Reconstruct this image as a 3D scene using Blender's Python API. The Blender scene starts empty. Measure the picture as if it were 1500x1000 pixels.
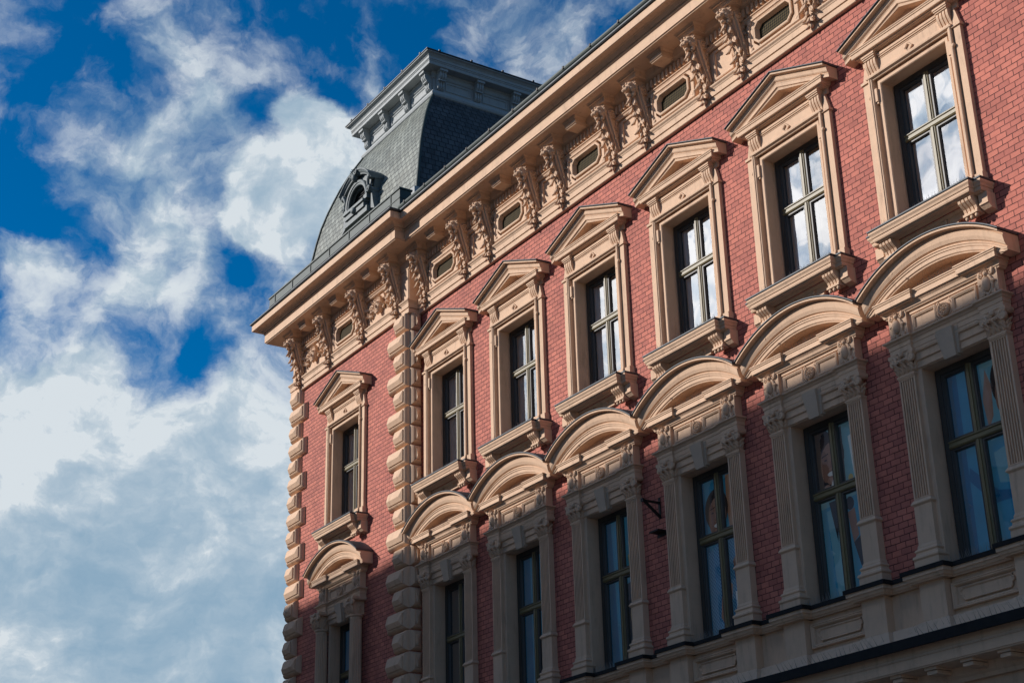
import bpy, bmesh, math, random
from math import sin, cos, pi, sqrt, radians
from mathutils import Vector, Matrix
random.seed(7)
scene = bpy.context.scene
col = scene.collection

# ------------------------------------------------------------------ camera
CAM = Vector((33.8175, -19.0458, -12.2052))
RT = Vector((0.538877, 0.842028, -0.024511)); UP = Vector((0.340354, -0.191017, 0.920691)); FW = Vector((-0.770565, 0.504481, 0.389523))
cd = bpy.data.cameras.new("camera"); cam = bpy.data.objects.new("camera", cd); col.objects.link(cam)
cd.sensor_width = 36.0; cd.lens = 55.967; cd.clip_start = 0.1; cd.clip_end = 3000
cam.matrix_world = Matrix(((RT.x, UP.x, -FW.x, CAM.x), (RT.y, UP.y, -FW.y, CAM.y), (RT.z, UP.z, -FW.z, CAM.z), (0, 0, 0, 1)))
scene.camera = cam

# ------------------------------------------------------------------ light
SUN = Vector((-0.570, -0.690, 0.430)).normalized()          # towards the sun
sl = bpy.data.lights.new("sun", 'SUN'); sl.energy = 5.0; sl.angle = radians(0.55); sl.color = (1.0, 0.945, 0.90)
so = bpy.data.objects.new("sun", sl); col.objects.link(so)
so.rotation_euler = (-SUN).to_track_quat('-Z', 'Y').to_euler(); so.location = SUN * 60
scene.view_settings.view_transform = 'Standard'; scene.view_settings.look = 'None'
scene.view_settings.exposure = 0.0; scene.view_settings.gamma = 1.0

# ------------------------------------------------------------------ sky: Nishita blue with procedural cloud, all by direction
CLOUD = [(-0.7856,0.3678,0.4975,0.0221,0.68), (-0.8093,0.3583,0.4654,0.0250,0.72), (-0.7860,0.3886,0.4808,0.0288,0.79), (-0.7831,0.3523,0.5124,0.0134,0.54), (-0.8189,0.3493,0.4554,0.0173,0.50), (-0.7743,0.3740,0.5105,0.0125,0.43), (-0.8085,0.3423,0.4788,0.0125,0.32), (-0.8150,0.3733,0.4432,0.0264,0.58), (-0.7806,0.3566,0.5134,0.0144,0.40), (-0.7985,0.3763,0.4699,0.0288,0.32), (-0.8145,0.3352,0.4735,0.0192,0.18), (-0.7779,0.2886,0.5581,0.0408,0.15), (-0.7873,0.3116,0.5321,0.0336,0.14), (-0.7956,0.2639,0.5453,0.0288,0.14), (-0.8055,0.2800,0.5222,0.0216,0.09), (-0.8218,0.2306,0.5211,0.0125,0.11), (-0.8371,0.2469,0.4881,0.0360,0.31), (-0.8351,0.2725,0.4779,0.0360,0.29), (-0.8194,0.2984,0.4894,0.0312,0.22), (-0.8383,0.3015,0.4542,0.0288,0.18), (-0.8533,0.2507,0.4571,0.0240,0.09), (-0.8211,0.1879,0.5390,0.0216,0.16), (-0.8062,0.3215,0.4967,0.0288,0.08), (-0.8786,0.2289,0.4190,0.0216,0.68), (-0.8473,0.3016,0.4371,0.0264,0.58), (-0.8679,0.2968,0.3983,0.0264,0.54), (-0.8712,0.2601,0.4164,0.0240,0.14), (-0.8498,0.3309,0.4102,0.0216,0.14), (-0.8354,0.3465,0.4266,0.0192,0.11), (-0.8432,0.3674,0.3925,0.0264,0.20), (-0.8687,0.2723,0.4137,0.0192,0.11), (-0.9029,0.2424,0.3551,0.0408,0.72), (-0.8933,0.2770,0.3540,0.0240,0.43), (-0.9144,0.2404,0.3258,0.0384,0.40), (-0.8922,0.3038,0.3341,0.0384,0.43), (-0.8735,0.3443,0.3441,0.0288,0.43), (-0.8583,0.3760,0.3493,0.0288,0.43), (-0.8737,0.3586,0.3288,0.0336,0.29), (-0.8907,0.3309,0.3117,0.0336,0.29), (-0.9051,0.2750,0.3244,0.0336,0.25), (-0.8655,0.3874,0.3176,0.0288,0.22), (-0.6905,0.4509,0.5656,0.0384,0.15), (-0.7110,0.4264,0.5592,0.0264,0.11), (-0.6822,0.4826,0.5492,0.0288,0.15), (-0.6581,0.4974,0.5652,0.0240,0.11), (-0.7462,0.3955,0.5356,0.0163,0.25), (-0.8293,0.2386,0.5053,0.0336,-0.23), (-0.8576,0.2202,0.4648,0.0312,-0.26), (-0.7601,0.3484,0.5486,0.0360,-0.16), (-0.7319,0.3900,0.5588,0.0264,-0.13), (-0.8913,0.2358,0.3873,0.0231,-0.36), (-0.8762,0.2764,0.3948,0.0183,-0.16), (-0.8749,0.3146,0.3682,0.0279,-0.44), (-0.8786,0.2867,0.3820,0.0192,-0.21), (-0.8654,0.3396,0.3684,0.0216,-0.26), (-0.8573,0.3634,0.3647,0.0106,-0.10), (-0.8319,0.3578,0.4241,0.0163,-0.47), (-0.8491,0.3142,0.4246,0.0096,-0.13), (-0.9098,0.2861,0.3007,0.0125,-0.39), (-0.9111,0.2660,0.3148,0.0086,-0.34), (-0.8862,0.3519,0.3013,0.0144,-0.29), (-0.8484,0.3775,0.3712,0.0115,-0.13), (-0.7624,0.3638,0.5352,0.0216,-0.10), (-0.8151,0.2188,0.5365,0.0288,-0.16), (-0.8336,0.3081,0.4585,0.0106,-0.21), (-0.8143,0.3258,0.4803,0.0163,-0.26), (-0.8273,0.3397,0.4473,0.0096,-0.16), (-0.8689,0.2152,0.4457,0.0192,-0.13), (-0.8795,0.2513,0.4041,0.0120,-0.13), (-0.8526,0.3418,0.3953,0.0120,-0.13), (-0.9249,0.2926,0.2425,0.1009,0.54), (-0.8905,0.3833,0.2452,0.0865,0.54), (-0.9222,0.3284,0.2043,0.1057,0.50), (-0.9275,0.2400,0.2867,0.0528,0.40), (-0.9053,0.3166,0.2832,0.0432,0.32), (-0.8756,0.3837,0.2935,0.0288,0.25)]
SHADE = [(-0.9241,0.2920,0.2465,0.0576,0.30), (-0.9041,0.3634,0.2248,0.0672,0.40), (-0.9389,0.2663,0.2179,0.0576,0.32), (-0.9045,0.3783,0.1972,0.0576,0.32), (-0.9120,0.3210,0.2555,0.0480,0.24), (-0.8829,0.3979,0.2495,0.0336,0.20), (-0.7840,0.2917,0.5480,0.0720,0.20), (-0.8307,0.2838,0.4789,0.0720,0.17), (-0.6924,0.4544,0.5604,0.0961,0.22), (-0.9227,0.3098,0.2294,0.0192,-0.17), (-0.9035,0.3390,0.2621,0.0288,-0.12), (-0.9162,0.2774,0.2891,0.0240,-0.09), (-0.8049,0.3678,0.4658,0.0384,-0.07), (-0.9012,0.2502,0.3538,0.0384,-0.09)]

world = bpy.data.worlds.new("World"); scene.world = world; world.use_nodes = True
nt = world.node_tree; nt.nodes.clear()
def N(tree, kind, **kw):
    n = tree.nodes.new(kind)
    for k, v in kw.items(): setattr(n, k, v)
    return n
def L(tree, a, b): tree.links.new(a, b)
def wmath(op, a, b=None, c=None, clamp=False):
    n = N(nt, 'ShaderNodeMath', operation=op, use_clamp=clamp)
    for i, v in enumerate((a, b, c)):
        if v is None: continue
        if isinstance(v, (int, float)): n.inputs[i].default_value = v
        else: L(nt, v, n.inputs[i])
    return n.outputs[0]
tc = N(nt, 'ShaderNodeTexCoord'); D0 = tc.outputs['Generated']
sky = N(nt, 'ShaderNodeTexSky', sky_type='NISHITA', sun_disc=False)
sky.sun_elevation = math.asin(SUN.z); sky.sun_rotation = math.atan2(SUN.x, SUN.y)
sky.air_density = 0.9; sky.dust_density = 0.0; sky.ozone_density = 3.0
# wisps: warp the direction a little before measuring the cloud masses, so no edge is a circle
wn = N(nt, 'ShaderNodeTexNoise'); wn.inputs['Scale'].default_value = 9.0; wn.inputs['Detail'].default_value = 7.0; wn.inputs['Roughness'].default_value = 0.62
L(nt, D0, wn.inputs['Vector'])
ws = N(nt, 'ShaderNodeVectorMath', operation='SUBTRACT'); L(nt, wn.outputs['Color'], ws.inputs[0]); ws.inputs[1].default_value = (.5, .5, .5)
wsc = N(nt, 'ShaderNodeVectorMath', operation='SCALE'); L(nt, ws.outputs[0], wsc.inputs[0]); wsc.inputs['Scale'].default_value = 0.055
wad = N(nt, 'ShaderNodeVectorMath', operation='ADD'); L(nt, D0, wad.inputs[0]); L(nt, wsc.outputs[0], wad.inputs[1])
wno = N(nt, 'ShaderNodeVectorMath', operation='NORMALIZE'); L(nt, wad.outputs[0], wno.inputs[0])
DW = wno.outputs[0]
def masses(lst, start):
    acc = start
    for x, y, z, r, w in lst:
        d = N(nt, 'ShaderNodeVectorMath', operation='DOT_PRODUCT'); L(nt, DW, d.inputs[0]); d.inputs[1].default_value = (x, y, z)
        m = N(nt, 'ShaderNodeMapRange', interpolation_type='SMOOTHERSTEP')
        L(nt, d.outputs['Value'], m.inputs['Value'])
        m.inputs['From Min'].default_value = cos(r * 1.6); m.inputs['From Max'].default_value = cos(r * 0.1)
        m.inputs['To Min'].default_value = 0.0; m.inputs['To Max'].default_value = w
        acc = wmath('ADD', acc, m.outputs[0])
    return acc
def noise(scale, detail, rough, vec=DW, dist=0.0, stretch=None):
    n = N(nt, 'ShaderNodeTexNoise'); n.inputs['Scale'].default_value = scale; n.inputs['Detail'].default_value = detail
    n.inputs['Roughness'].default_value = rough; n.inputs['Distortion'].default_value = dist
    if stretch:
        mp = N(nt, 'ShaderNodeMapping'); mp.inputs['Scale'].default_value = stretch; L(nt, vec, mp.inputs['Vector']); vec = mp.outputs[0]
    L(nt, vec, n.inputs['Vector']); return n.outputs['Fac']
def shape(vec):
    return wmath('ADD', wmath('MULTIPLY', wmath('SUBTRACT', noise(12.0, 9.0, 0.58, vec, 0.2), 0.5), 1.6), wmath('MULTIPLY', wmath('SUBTRACT', noise(27.0, 10.0, 0.60, vec, 0.3, (1, 1, 1.35)), 0.5), 1.5))
base = wmath('ADD', shape(DW), wmath('MULTIPLY', wmath('SUBTRACT', noise(60.0, 7.0, 0.65, DW, 0.6), 0.5), 0.45))
base = wmath('ADD', base, 0.02)
up = N(nt, 'ShaderNodeVectorMath', operation='ADD'); L(nt, DW, up.inputs[0]); up.inputs[1].default_value = (-0.006, -0.004, 0.016)
under = wmath('SUBTRACT', shape(up.outputs[0]), shape(DW))          # thicker cloud above: the grey underside of a puff
# behind the street, over the roofs opposite: more of the same broken cloud
fwd = N(nt, 'ShaderNodeVectorMath', operation='DOT_PRODUCT'); L(nt, D0, fwd.inputs[0]); fwd.inputs[1].default_value = (-0.10, -0.995, 0.0)
away = N(nt, 'ShaderNodeMapRange'); L(nt, fwd.outputs['Value'], away.inputs['Value'])
away.inputs['From Min'].default_value = 0.08; away.inputs['From Max'].default_value = 0.6; away.inputs['To Min'].default_value = 0; away.inputs['To Max'].default_value = 0.07
base = wmath('ADD', base, away.outputs[0])
GLARE = [(-0.60, -0.655, 0.46, 0.22, 0.55), (-0.72, -0.56, 0.39, 0.14, 0.5), (-0.81, -0.47, 0.335, 0.10, 0.45)]
dens = masses(CLOUD + GLARE, base)
cov = N(nt, 'ShaderNodeMapRange', interpolation_type='SMOOTHSTEP'); L(nt, dens, cov.inputs['Value'])
cov.inputs['From Min'].default_value = -0.14; cov.inputs['From Max'].default_value = 0.98; cov.inputs['To Min'].default_value = 0; cov.inputs['To Max'].default_value = 0.97
sn = noise(7.0, 9.0, 0.62, stretch=(1, 1, 3.2))
shd = wmath('MINIMUM', wmath('MAXIMUM', masses(SHADE, 0.0), 0.0), 1.0)
shd = wmath('MULTIPLY', shd, wmath('MULTIPLY_ADD', sn, 1.9, -0.1))
shd = wmath('ADD', shd, wmath('MULTIPLY', wmath('SUBTRACT', sn, 0.5), 1.1))
shd = wmath('ADD', wmath('ADD', shd, 0.13), wmath('MULTIPLY', under, 1.3))
shd = wmath('MAXIMUM', shd, 0.0)
shd = wmath('DIVIDE', shd, wmath('ADD', shd, 0.55))
cc = N(nt, 'ShaderNodeMix', data_type='RGBA'); L(nt, shd, cc.inputs['Factor'])
cc.inputs[6].default_value = (7.0, 7.6, 8.0, 1); cc.inputs[7].default_value = (0.95, 2.65, 4.3, 1)
gd = N(nt, 'ShaderNodeVectorMath', operation='DOT_PRODUCT'); L(nt, DW, gd.inputs[0]); gd.inputs[1].default_value = SUN
gl = N(nt, 'ShaderNodeMapRange', interpolation_type='SMOOTHSTEP'); L(nt, gd.outputs['Value'], gl.inputs['Value'])
gl.inputs['From Min'].default_value = 0.93; gl.inputs['From Max'].default_value = 1.0; gl.inputs['To Min'].default_value = 1.0; gl.inputs['To Max'].default_value = 4.0
cg = N(nt, 'ShaderNodeVectorMath', operation='SCALE'); L(nt, cc.outputs[2], cg.inputs[0]); L(nt, gl.outputs[0], cg.inputs['Scale'])
hs = N(nt, 'ShaderNodeHueSaturation'); hs.inputs['Saturation'].default_value = 1.55; hs.inputs['Value'].default_value = 1.0; L(nt, sky.outputs[0], hs.inputs['Color'])
sz = N(nt, 'ShaderNodeSeparateXYZ'); L(nt, D0, sz.inputs[0])
hz = N(nt, 'ShaderNodeMapRange'); L(nt, sz.outputs['Z'], hz.inputs['Value']); hz.inputs['From Min'].default_value = 0.0; hz.inputs['From Max'].default_value = 0.36; hz.inputs['To Min'].default_value = 0.22; hz.inputs['To Max'].default_value = 1.0
ht = N(nt, 'ShaderNodeVectorMath', operation='MULTIPLY'); L(nt, hs.outputs[0], ht.inputs[0]); ht.inputs[1].default_value = (1.0, 1.0, 1.03)
hv = N(nt, 'ShaderNodeVectorMath', operation='SCALE'); L(nt, ht.outputs[0], hv.inputs[0]); L(nt, hz.outputs[0], hv.inputs['Scale'])
wa = N(nt, 'ShaderNodeMix', data_type='RGBA'); wf = wmath('MULTIPLY', away.outputs[0], 8.0, clamp=True); L(nt, wf, wa.inputs['Factor']); wa.inputs[6].default_value = (1, 1, 1, 1); wa.inputs[7].default_value = (1.22, 1.0, 0.86, 1)
cw = N(nt, 'ShaderNodeVectorMath', operation='MULTIPLY'); L(nt, cg.outputs[0], cw.inputs[0]); L(nt, wa.outputs[2], cw.inputs[1])
mx = N(nt, 'ShaderNodeMix', data_type='RGBA'); L(nt, cov.outputs[0], mx.inputs['Factor']); L(nt, hv.outputs[0], mx.inputs[6]); L(nt, cw.outputs[0], mx.inputs[7])
bg = N(nt, 'ShaderNodeBackground'); bg.inputs['Strength'].default_value = 0.1; L(nt, mx.outputs[2], bg.inputs['Color'])
wo = N(nt, 'ShaderNodeOutputWorld'); L(nt, bg.outputs[0], wo.inputs['Surface'])

# ------------------------------------------------------------------ materials
def mat(name, color, rough=0.8, metal=0.0, var=0.12, vscale=3.0, bump=0.0, bscale=40.0, stain=0.0, spec=0.5):
    m = bpy.data.materials.new(name); m.use_nodes = True; t = m.node_tree; b = t.nodes['Principled BSDF']
    b.inputs['Roughness'].default_value = rough; b.inputs['Metallic'].default_value = metal; b.inputs['Specular IOR Level'].default_value = spec
    g = N(t, 'ShaderNodeNewGeometry')
    n = N(t, 'ShaderNodeTexNoise'); n.inputs['Scale'].default_value = vscale; n.inputs['Detail'].default_value = 6; n.inputs['Roughness'].default_value = .65
    L(t, g.outputs['Position'], n.inputs['Vector'])
    r = N(t, 'ShaderNodeMapRange'); L(t, n.outputs['Fac'], r.inputs['Value']); r.inputs['From Min'].default_value = .25; r.inputs['From Max'].default_value = .75
    r.inputs['To Min'].default_value = 1 - var; r.inputs['To Max'].default_value = 1 + var
    s = N(t, 'ShaderNodeVectorMath', operation='SCALE'); s.inputs[0].default_value = color; L(t, r.outputs[0], s.inputs['Scale'])
    out = s.outputs[0]
    if stain:
        mp = N(t, 'ShaderNodeMapping'); mp.inputs['Scale'].default_value = (4, 4, .7); L(t, g.outputs['Position'], mp.inputs['Vector'])
        n2 = N(t, 'ShaderNodeTexNoise'); n2.inputs['Scale'].default_value = 1.6; n2.inputs['Detail'].default_value = 8; n2.inputs['Roughness'].default_value = .7; L(t, mp.outputs[0], n2.inputs['Vector'])
        r2 = N(t, 'ShaderNodeMapRange', interpolation_type='SMOOTHSTEP'); L(t, n2.outputs['Fac'], r2.inputs['Value']); r2.inputs['From Min'].default_value = .50; r2.inputs['From Max'].default_value = .72
        r2.inputs['To Min'].default_value = 0; r2.inputs['To Max'].default_value = stain
        mm = N(t, 'ShaderNodeMix', data_type='RGBA'); L(t, r2.outputs[0], mm.inputs['Factor']); L(t, out, mm.inputs[6]); mm.inputs[7].default_value = (color[0]*.45, color[1]*.42, color[2]*.42, 1)
        out = mm.outputs[2]
    L(t, out, b.inputs['Base Color'])
    if bump:
        n3 = N(t, 'ShaderNodeTexNoise'); n3.inputs['Scale'].default_value = bscale; n3.inputs['Detail'].default_value = 5; L(t, g.outputs['Position'], n3.inputs['Vector'])
        bp = N(t, 'ShaderNodeBump'); bp.inputs['Strength'].default_value = bump; bp.inputs['Distance'].default_value = .01; L(t, n3.outputs['Fac'], bp.inputs['Height']); L(t, bp.outputs[0], b.inputs['Normal'])
    return m
def brickmat(name, axis, c1, c2, mortar, bw, rh, ms, rough, dist, var=.2, squash=1.0, off=.5, jit=.012, warpscale=5.0, stain=None, patch=False):
    """brick / slate coursing on world position; axis 'x' for faces looking along y, 'y' for faces looking along x"""
    m = bpy.data.materials.new(name); m.use_nodes = True; t = m.node_tree; b = t.nodes['Principled BSDF']; b.inputs['Roughness'].default_value = rough
    b.inputs['Specular IOR Level'].default_value = .25
    g = N(t, 'ShaderNodeNewGeometry')
    sp = N(t, 'ShaderNodeSeparateXYZ'); L(t, g.outputs['Position'], sp.inputs[0])
    cb = N(t, 'ShaderNodeCombineXYZ'); L(t, sp.outputs['X' if axis == 'x' else 'Y'], cb.inputs[0]); L(t, sp.outputs['Z'], cb.inputs[1])
    wv = N(t, 'ShaderNodeTexNoise'); wv.inputs['Scale'].default_value = warpscale; wv.inputs['Detail'].default_value = 4; L(t, g.outputs['Position'], wv.inputs['Vector'])
    w1 = N(t, 'ShaderNodeVectorMath', operation='SUBTRACT'); L(t, wv.outputs['Color'], w1.inputs[0]); w1.inputs[1].default_value = (.5, .5, .5)
    w2 = N(t, 'ShaderNodeVectorMath', operation='SCALE'); L(t, w1.outputs[0], w2.inputs[0]); w2.inputs['Scale'].default_value = jit * 2
    w3 = N(t, 'ShaderNodeVectorMath', operation='ADD'); L(t, cb.outputs[0], w3.inputs[0]); L(t, w2.outputs[0], w3.inputs[1])
    bt = N(t, 'ShaderNodeTexBrick', offset=off, squash=squash); L(t, w3.outputs[0], bt.inputs['Vector'])
    bt.inputs['Scale'].default_value = 1.0; bt.inputs['Brick Width'].default_value = bw; bt.inputs['Row Height'].default_value = rh
    bt.inputs['Mortar Size'].default_value = ms; bt.inputs['Mortar Smooth'].default_value = .25; bt.inputs['Bias'].default_value = 0.0
    bt.inputs['Color1'].default_value = (*c1, 1); bt.inputs['Color2'].default_value = (*c2, 1); bt.inputs['Mortar'].default_value = (*mortar, 1)
    n = N(t, 'ShaderNodeTexNoise'); n.inputs['Scale'].default_value = 1.3; n.inputs['Detail'].default_value = 7; n.inputs['Roughness'].default_value = .7; L(t, g.outputs['Position'], n.inputs['Vector'])
    r = N(t, 'ShaderNodeMapRange'); L(t, n.outputs['Fac'], r.inputs['Value']); r.inputs['From Min'].default_value = .3; r.inputs['From Max'].default_value = .7; r.inputs['To Min'].default_value = 1 - var; r.inputs['To Max'].default_value = 1 + var
    s = N(t, 'ShaderNodeVectorMath', operation='SCALE'); L(t, bt.outputs['Color'], s.inputs[0]); L(t, r.outputs[0], s.inputs['Scale'])
    out = s.outputs[0]
    if patch:                                                      # joints half filled by the old paint
        np_ = N(t, 'ShaderNodeTexNoise'); np_.inputs['Scale'].default_value = 4.5; np_.inputs['Detail'].default_value = 3; L(t, g.outputs['Position'], np_.inputs['Vector'])
        rp = N(t, 'ShaderNodeMapRange'); L(t, np_.outputs['Fac'], rp.inputs['Value']); rp.inputs['From Min'].default_value = .46; rp.inputs['From Max'].default_value = .68; rp.inputs['To Max'].default_value = .9
        fp = N(t, 'ShaderNodeMath', operation='MULTIPLY'); L(t, rp.outputs[0], fp.inputs[0]); L(t, bt.outputs['Fac'], fp.inputs[1])
        mp_ = N(t, 'ShaderNodeMix', data_type='RGBA'); L(t, fp.outputs[0], mp_.inputs['Factor']); L(t, out, mp_.inputs[6]); mp_.inputs[7].default_value = (c2[0]*.8, c2[1]*.75, c2[2]*.75, 1); out = mp_.outputs[2]
    if stain:
        mp = N(t, 'ShaderNodeMapping'); mp.inputs['Scale'].default_value = (2.5, 2.5, .8); L(t, g.outputs['Position'], mp.inputs['Vector'])
        n4 = N(t, 'ShaderNodeTexNoise'); n4.inputs['Scale'].default_value = 1.2; n4.inputs['Detail'].default_value = 8; n4.inputs['Roughness'].default_value = .72; L(t, mp.outputs[0], n4.inputs['Vector'])
        r4 = N(t, 'ShaderNodeMapRange'); L(t, n4.outputs['Fac'], r4.inputs['Value']); r4.inputs['From Min'].default_value = .5; r4.inputs['From Max'].default_value = .66; r4.inputs['To Max'].default_value = .75
        mm = N(t, 'ShaderNodeMix', data_type='RGBA'); L(t, r4.outputs[0], mm.inputs['Factor']); L(t, out, mm.inputs[6]); mm.inputs[7].default_value = (*stain, 1); out = mm.outputs[2]
    L(t, out, b.inputs['Base Color'])
    n2 = N(t, 'ShaderNodeTexNoise'); n2.inputs['Scale'].default_value = 22; n2.inputs['Detail'].default_value = 5; L(t, g.outputs['Position'], n2.inputs['Vector'])
    h = N(t, 'ShaderNodeMath', operation='MULTIPLY_ADD'); L(t, n2.outputs['Fac'], h.inputs[0]); h.inputs[1].default_value = .35
    iv = N(t, 'ShaderNodeMath', operation='SUBTRACT'); iv.inputs[0].default_value = 1.0; L(t, bt.outputs['Fac'], iv.inputs[1]); L(t, iv.outputs[0], h.inputs[2])
    bp = N(t, 'ShaderNodeBump'); bp.inputs['Strength'].default_value = .9; bp.inputs['Distance'].default_value = dist; L(t, h.outputs[0], bp.inputs['Height']); L(t, bp.outputs[0], b.inputs['Normal'])
    return m
M = {}
M['plaster'] = mat('beige_plaster', (.635, .428, .285), .85, var=.09, vscale=2.6, bump=.35, bscale=55, stain=.42)
M['keystone'] = mat('keystone_plaster', (.50, .375, .275), .9, var=.10, bump=.5, bscale=70)
BR1, BR2, BRM = (.525, .172, .122), (.385, .124, .094), (.075, .026, .023)
M['brick_x'] = brickmat('red_painted_brick', 'x', BR1, BR2, BRM, 0.215, .1075, .0075, .8, .018, .19, jit=.008, patch=True)
M['brick_y'] = brickmat('red_painted_brick_side', 'y', BR1, BR2, BRM, 0.215, .1075, .0075, .8, .018, .19, jit=.008, patch=True)
M['lead'] = mat('dark_lead_flashing', (.050, .058, .066), .6, .25, var=.25, vscale=6, bump=.2, bscale=12)
M['tar'] = mat('black_sheet_flashing', (.016, .0145, .014), .8, .0, var=.3, vscale=5, bump=.2, bscale=10, spec=.2)
M['copper'] = mat('green_grey_sheet_metal', (.040, .058, .051), .65, .05, var=.22, vscale=2.5, bump=.15, bscale=6, stain=.5)
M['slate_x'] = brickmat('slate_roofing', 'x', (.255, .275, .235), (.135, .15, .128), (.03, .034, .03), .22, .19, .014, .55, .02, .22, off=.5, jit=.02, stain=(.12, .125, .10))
M['slate_y'] = brickmat('slate_roofing_side_shaded', 'y', (.10, .108, .112), (.07, .08, .085), (.02, .022, .024), .22, .19, .014, .6, .02, .25, off=.5, jit=.02, stain=(.030, .032, .034))  # darker copy of the front slates, the side faces' shade put into the colour
M['grey_paint'] = mat('grey_painted_stone', (.345, .365, .36), .75, var=.08, bump=.2, bscale=40, stain=.25)
M['zinc'] = mat('zinc_dormer', (.135, .16, .16), .65, .0, var=.15, vscale=5, bump=.15, bscale=20, stain=.4)
M['olive'] = mat('olive_window_paint', (.175, .140, .066), .5, var=.12, bump=.1)
M['frame'] = mat('dark_brown_joinery', (.045, .040, .034), .5, var=.12, bump=.1)  # outer frame and casements, in a darker tone than transom and mullion
M['dark'] = mat('dark_interior', (.02, .02, .022), .9, var=.1)
M['curtain'] = mat('white_curtain', (.80, .83, .84), .9, var=.08, vscale=1.5)
M['spike'] = mat('steel_spike', (.32, .30, .28), .5, .5, var=.1)
M['iron'] = mat('dark_iron', (.03, .026, .024), .6, .6, var=.2)
M['setts'] = mat('granite_setts', (.21, .19, .165), .85, var=.2, bump=.4)
M['asphalt'] = mat('asphalt', (.05, .05, .05), .9, var=.2, bump=.4)
M['paving'] = mat('stone_paving', (.24, .23, .21), .85, var=.15, bump=.3)
M['render'] = mat('grey_render', (.30, .28, .26), .9, var=.12, bump=.2)
M['pink'] = mat('pink_paper', (.65, .42, .55), .8, var=.05)
def glassmat(name, tint, minr):
    m = bpy.data.materials.new(name); m.use_nodes = True; t = m.node_tree; t.nodes.clear()
    o = N(t, 'ShaderNodeOutputMaterial'); mx = N(t, 'ShaderNodeMixShader'); tr = N(t, 'ShaderNodeBsdfTransparent'); gl = N(t, 'ShaderNodeBsdfGlossy')
    tr.inputs[0].default_value = (*tint, 1); gl.inputs['Color'].default_value = (.95, .97, 1, 1); gl.inputs['Roughness'].default_value = 0.012
    g = N(t, 'ShaderNodeNewGeometry'); n = N(t, 'ShaderNodeTexNoise'); n.inputs['Scale'].default_value = 1.1; n.inputs['Detail'].default_value = 1.5; L(t, g.outputs['Position'], n.inputs['Vector'])
    bp = N(t, 'ShaderNodeBump'); bp.inputs['Strength'].default_value = .12; bp.inputs['Distance'].default_value = .05; L(t, n.outputs['Fac'], bp.inputs['Height']); L(t, bp.outputs[0], gl.inputs['Normal'])
    f = N(t, 'ShaderNodeFresnel'); f.inputs['IOR'].default_value = 1.52
    a = N(t, 'ShaderNodeMath', operation='MULTIPLY_ADD', use_clamp=True); L(t, f.outputs[0], a.inputs[0]); a.inputs[1].default_value = 2.2; a.inputs[2].default_value = minr
    L(t, a.outputs[0], mx.inputs[0]); L(t, tr.outputs[0], mx.inputs[1]); L(t, gl.outputs[0], mx.inputs[2]); L(t, mx.outputs[0], o.inputs['Surface'])
    return m
M['glass'] = glassmat('window_glass', (.90, .95, .97), .18)
def grillemat():
    m = bpy.data.materials.new('woven_grille'); m.use_nodes = True; t = m.node_tree; b = t.nodes['Principled BSDF']; b.inputs['Roughness'].default_value = .8; b.inputs['Specular IOR Level'].default_value = .08
    g = N(t, 'ShaderNodeNewGeometry'); mp = N(t, 'ShaderNodeMapping'); mp.inputs['Rotation'].default_value = (0, radians(45), 0); L(t, g.outputs['Position'], mp.inputs['Vector'])
    c = N(t, 'ShaderNodeTexChecker'); c.inputs['Scale'].default_value = 24; c.inputs['Color1'].default_value = (.085, .065, .032, 1); c.inputs['Color2'].default_value = (.012, .011, .009, 1)
    L(t, mp.outputs[0], c.inputs['Vector']); L(t, c.outputs[0], b.inputs['Base Color']); return m
M['grille'] = grillemat()

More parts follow.
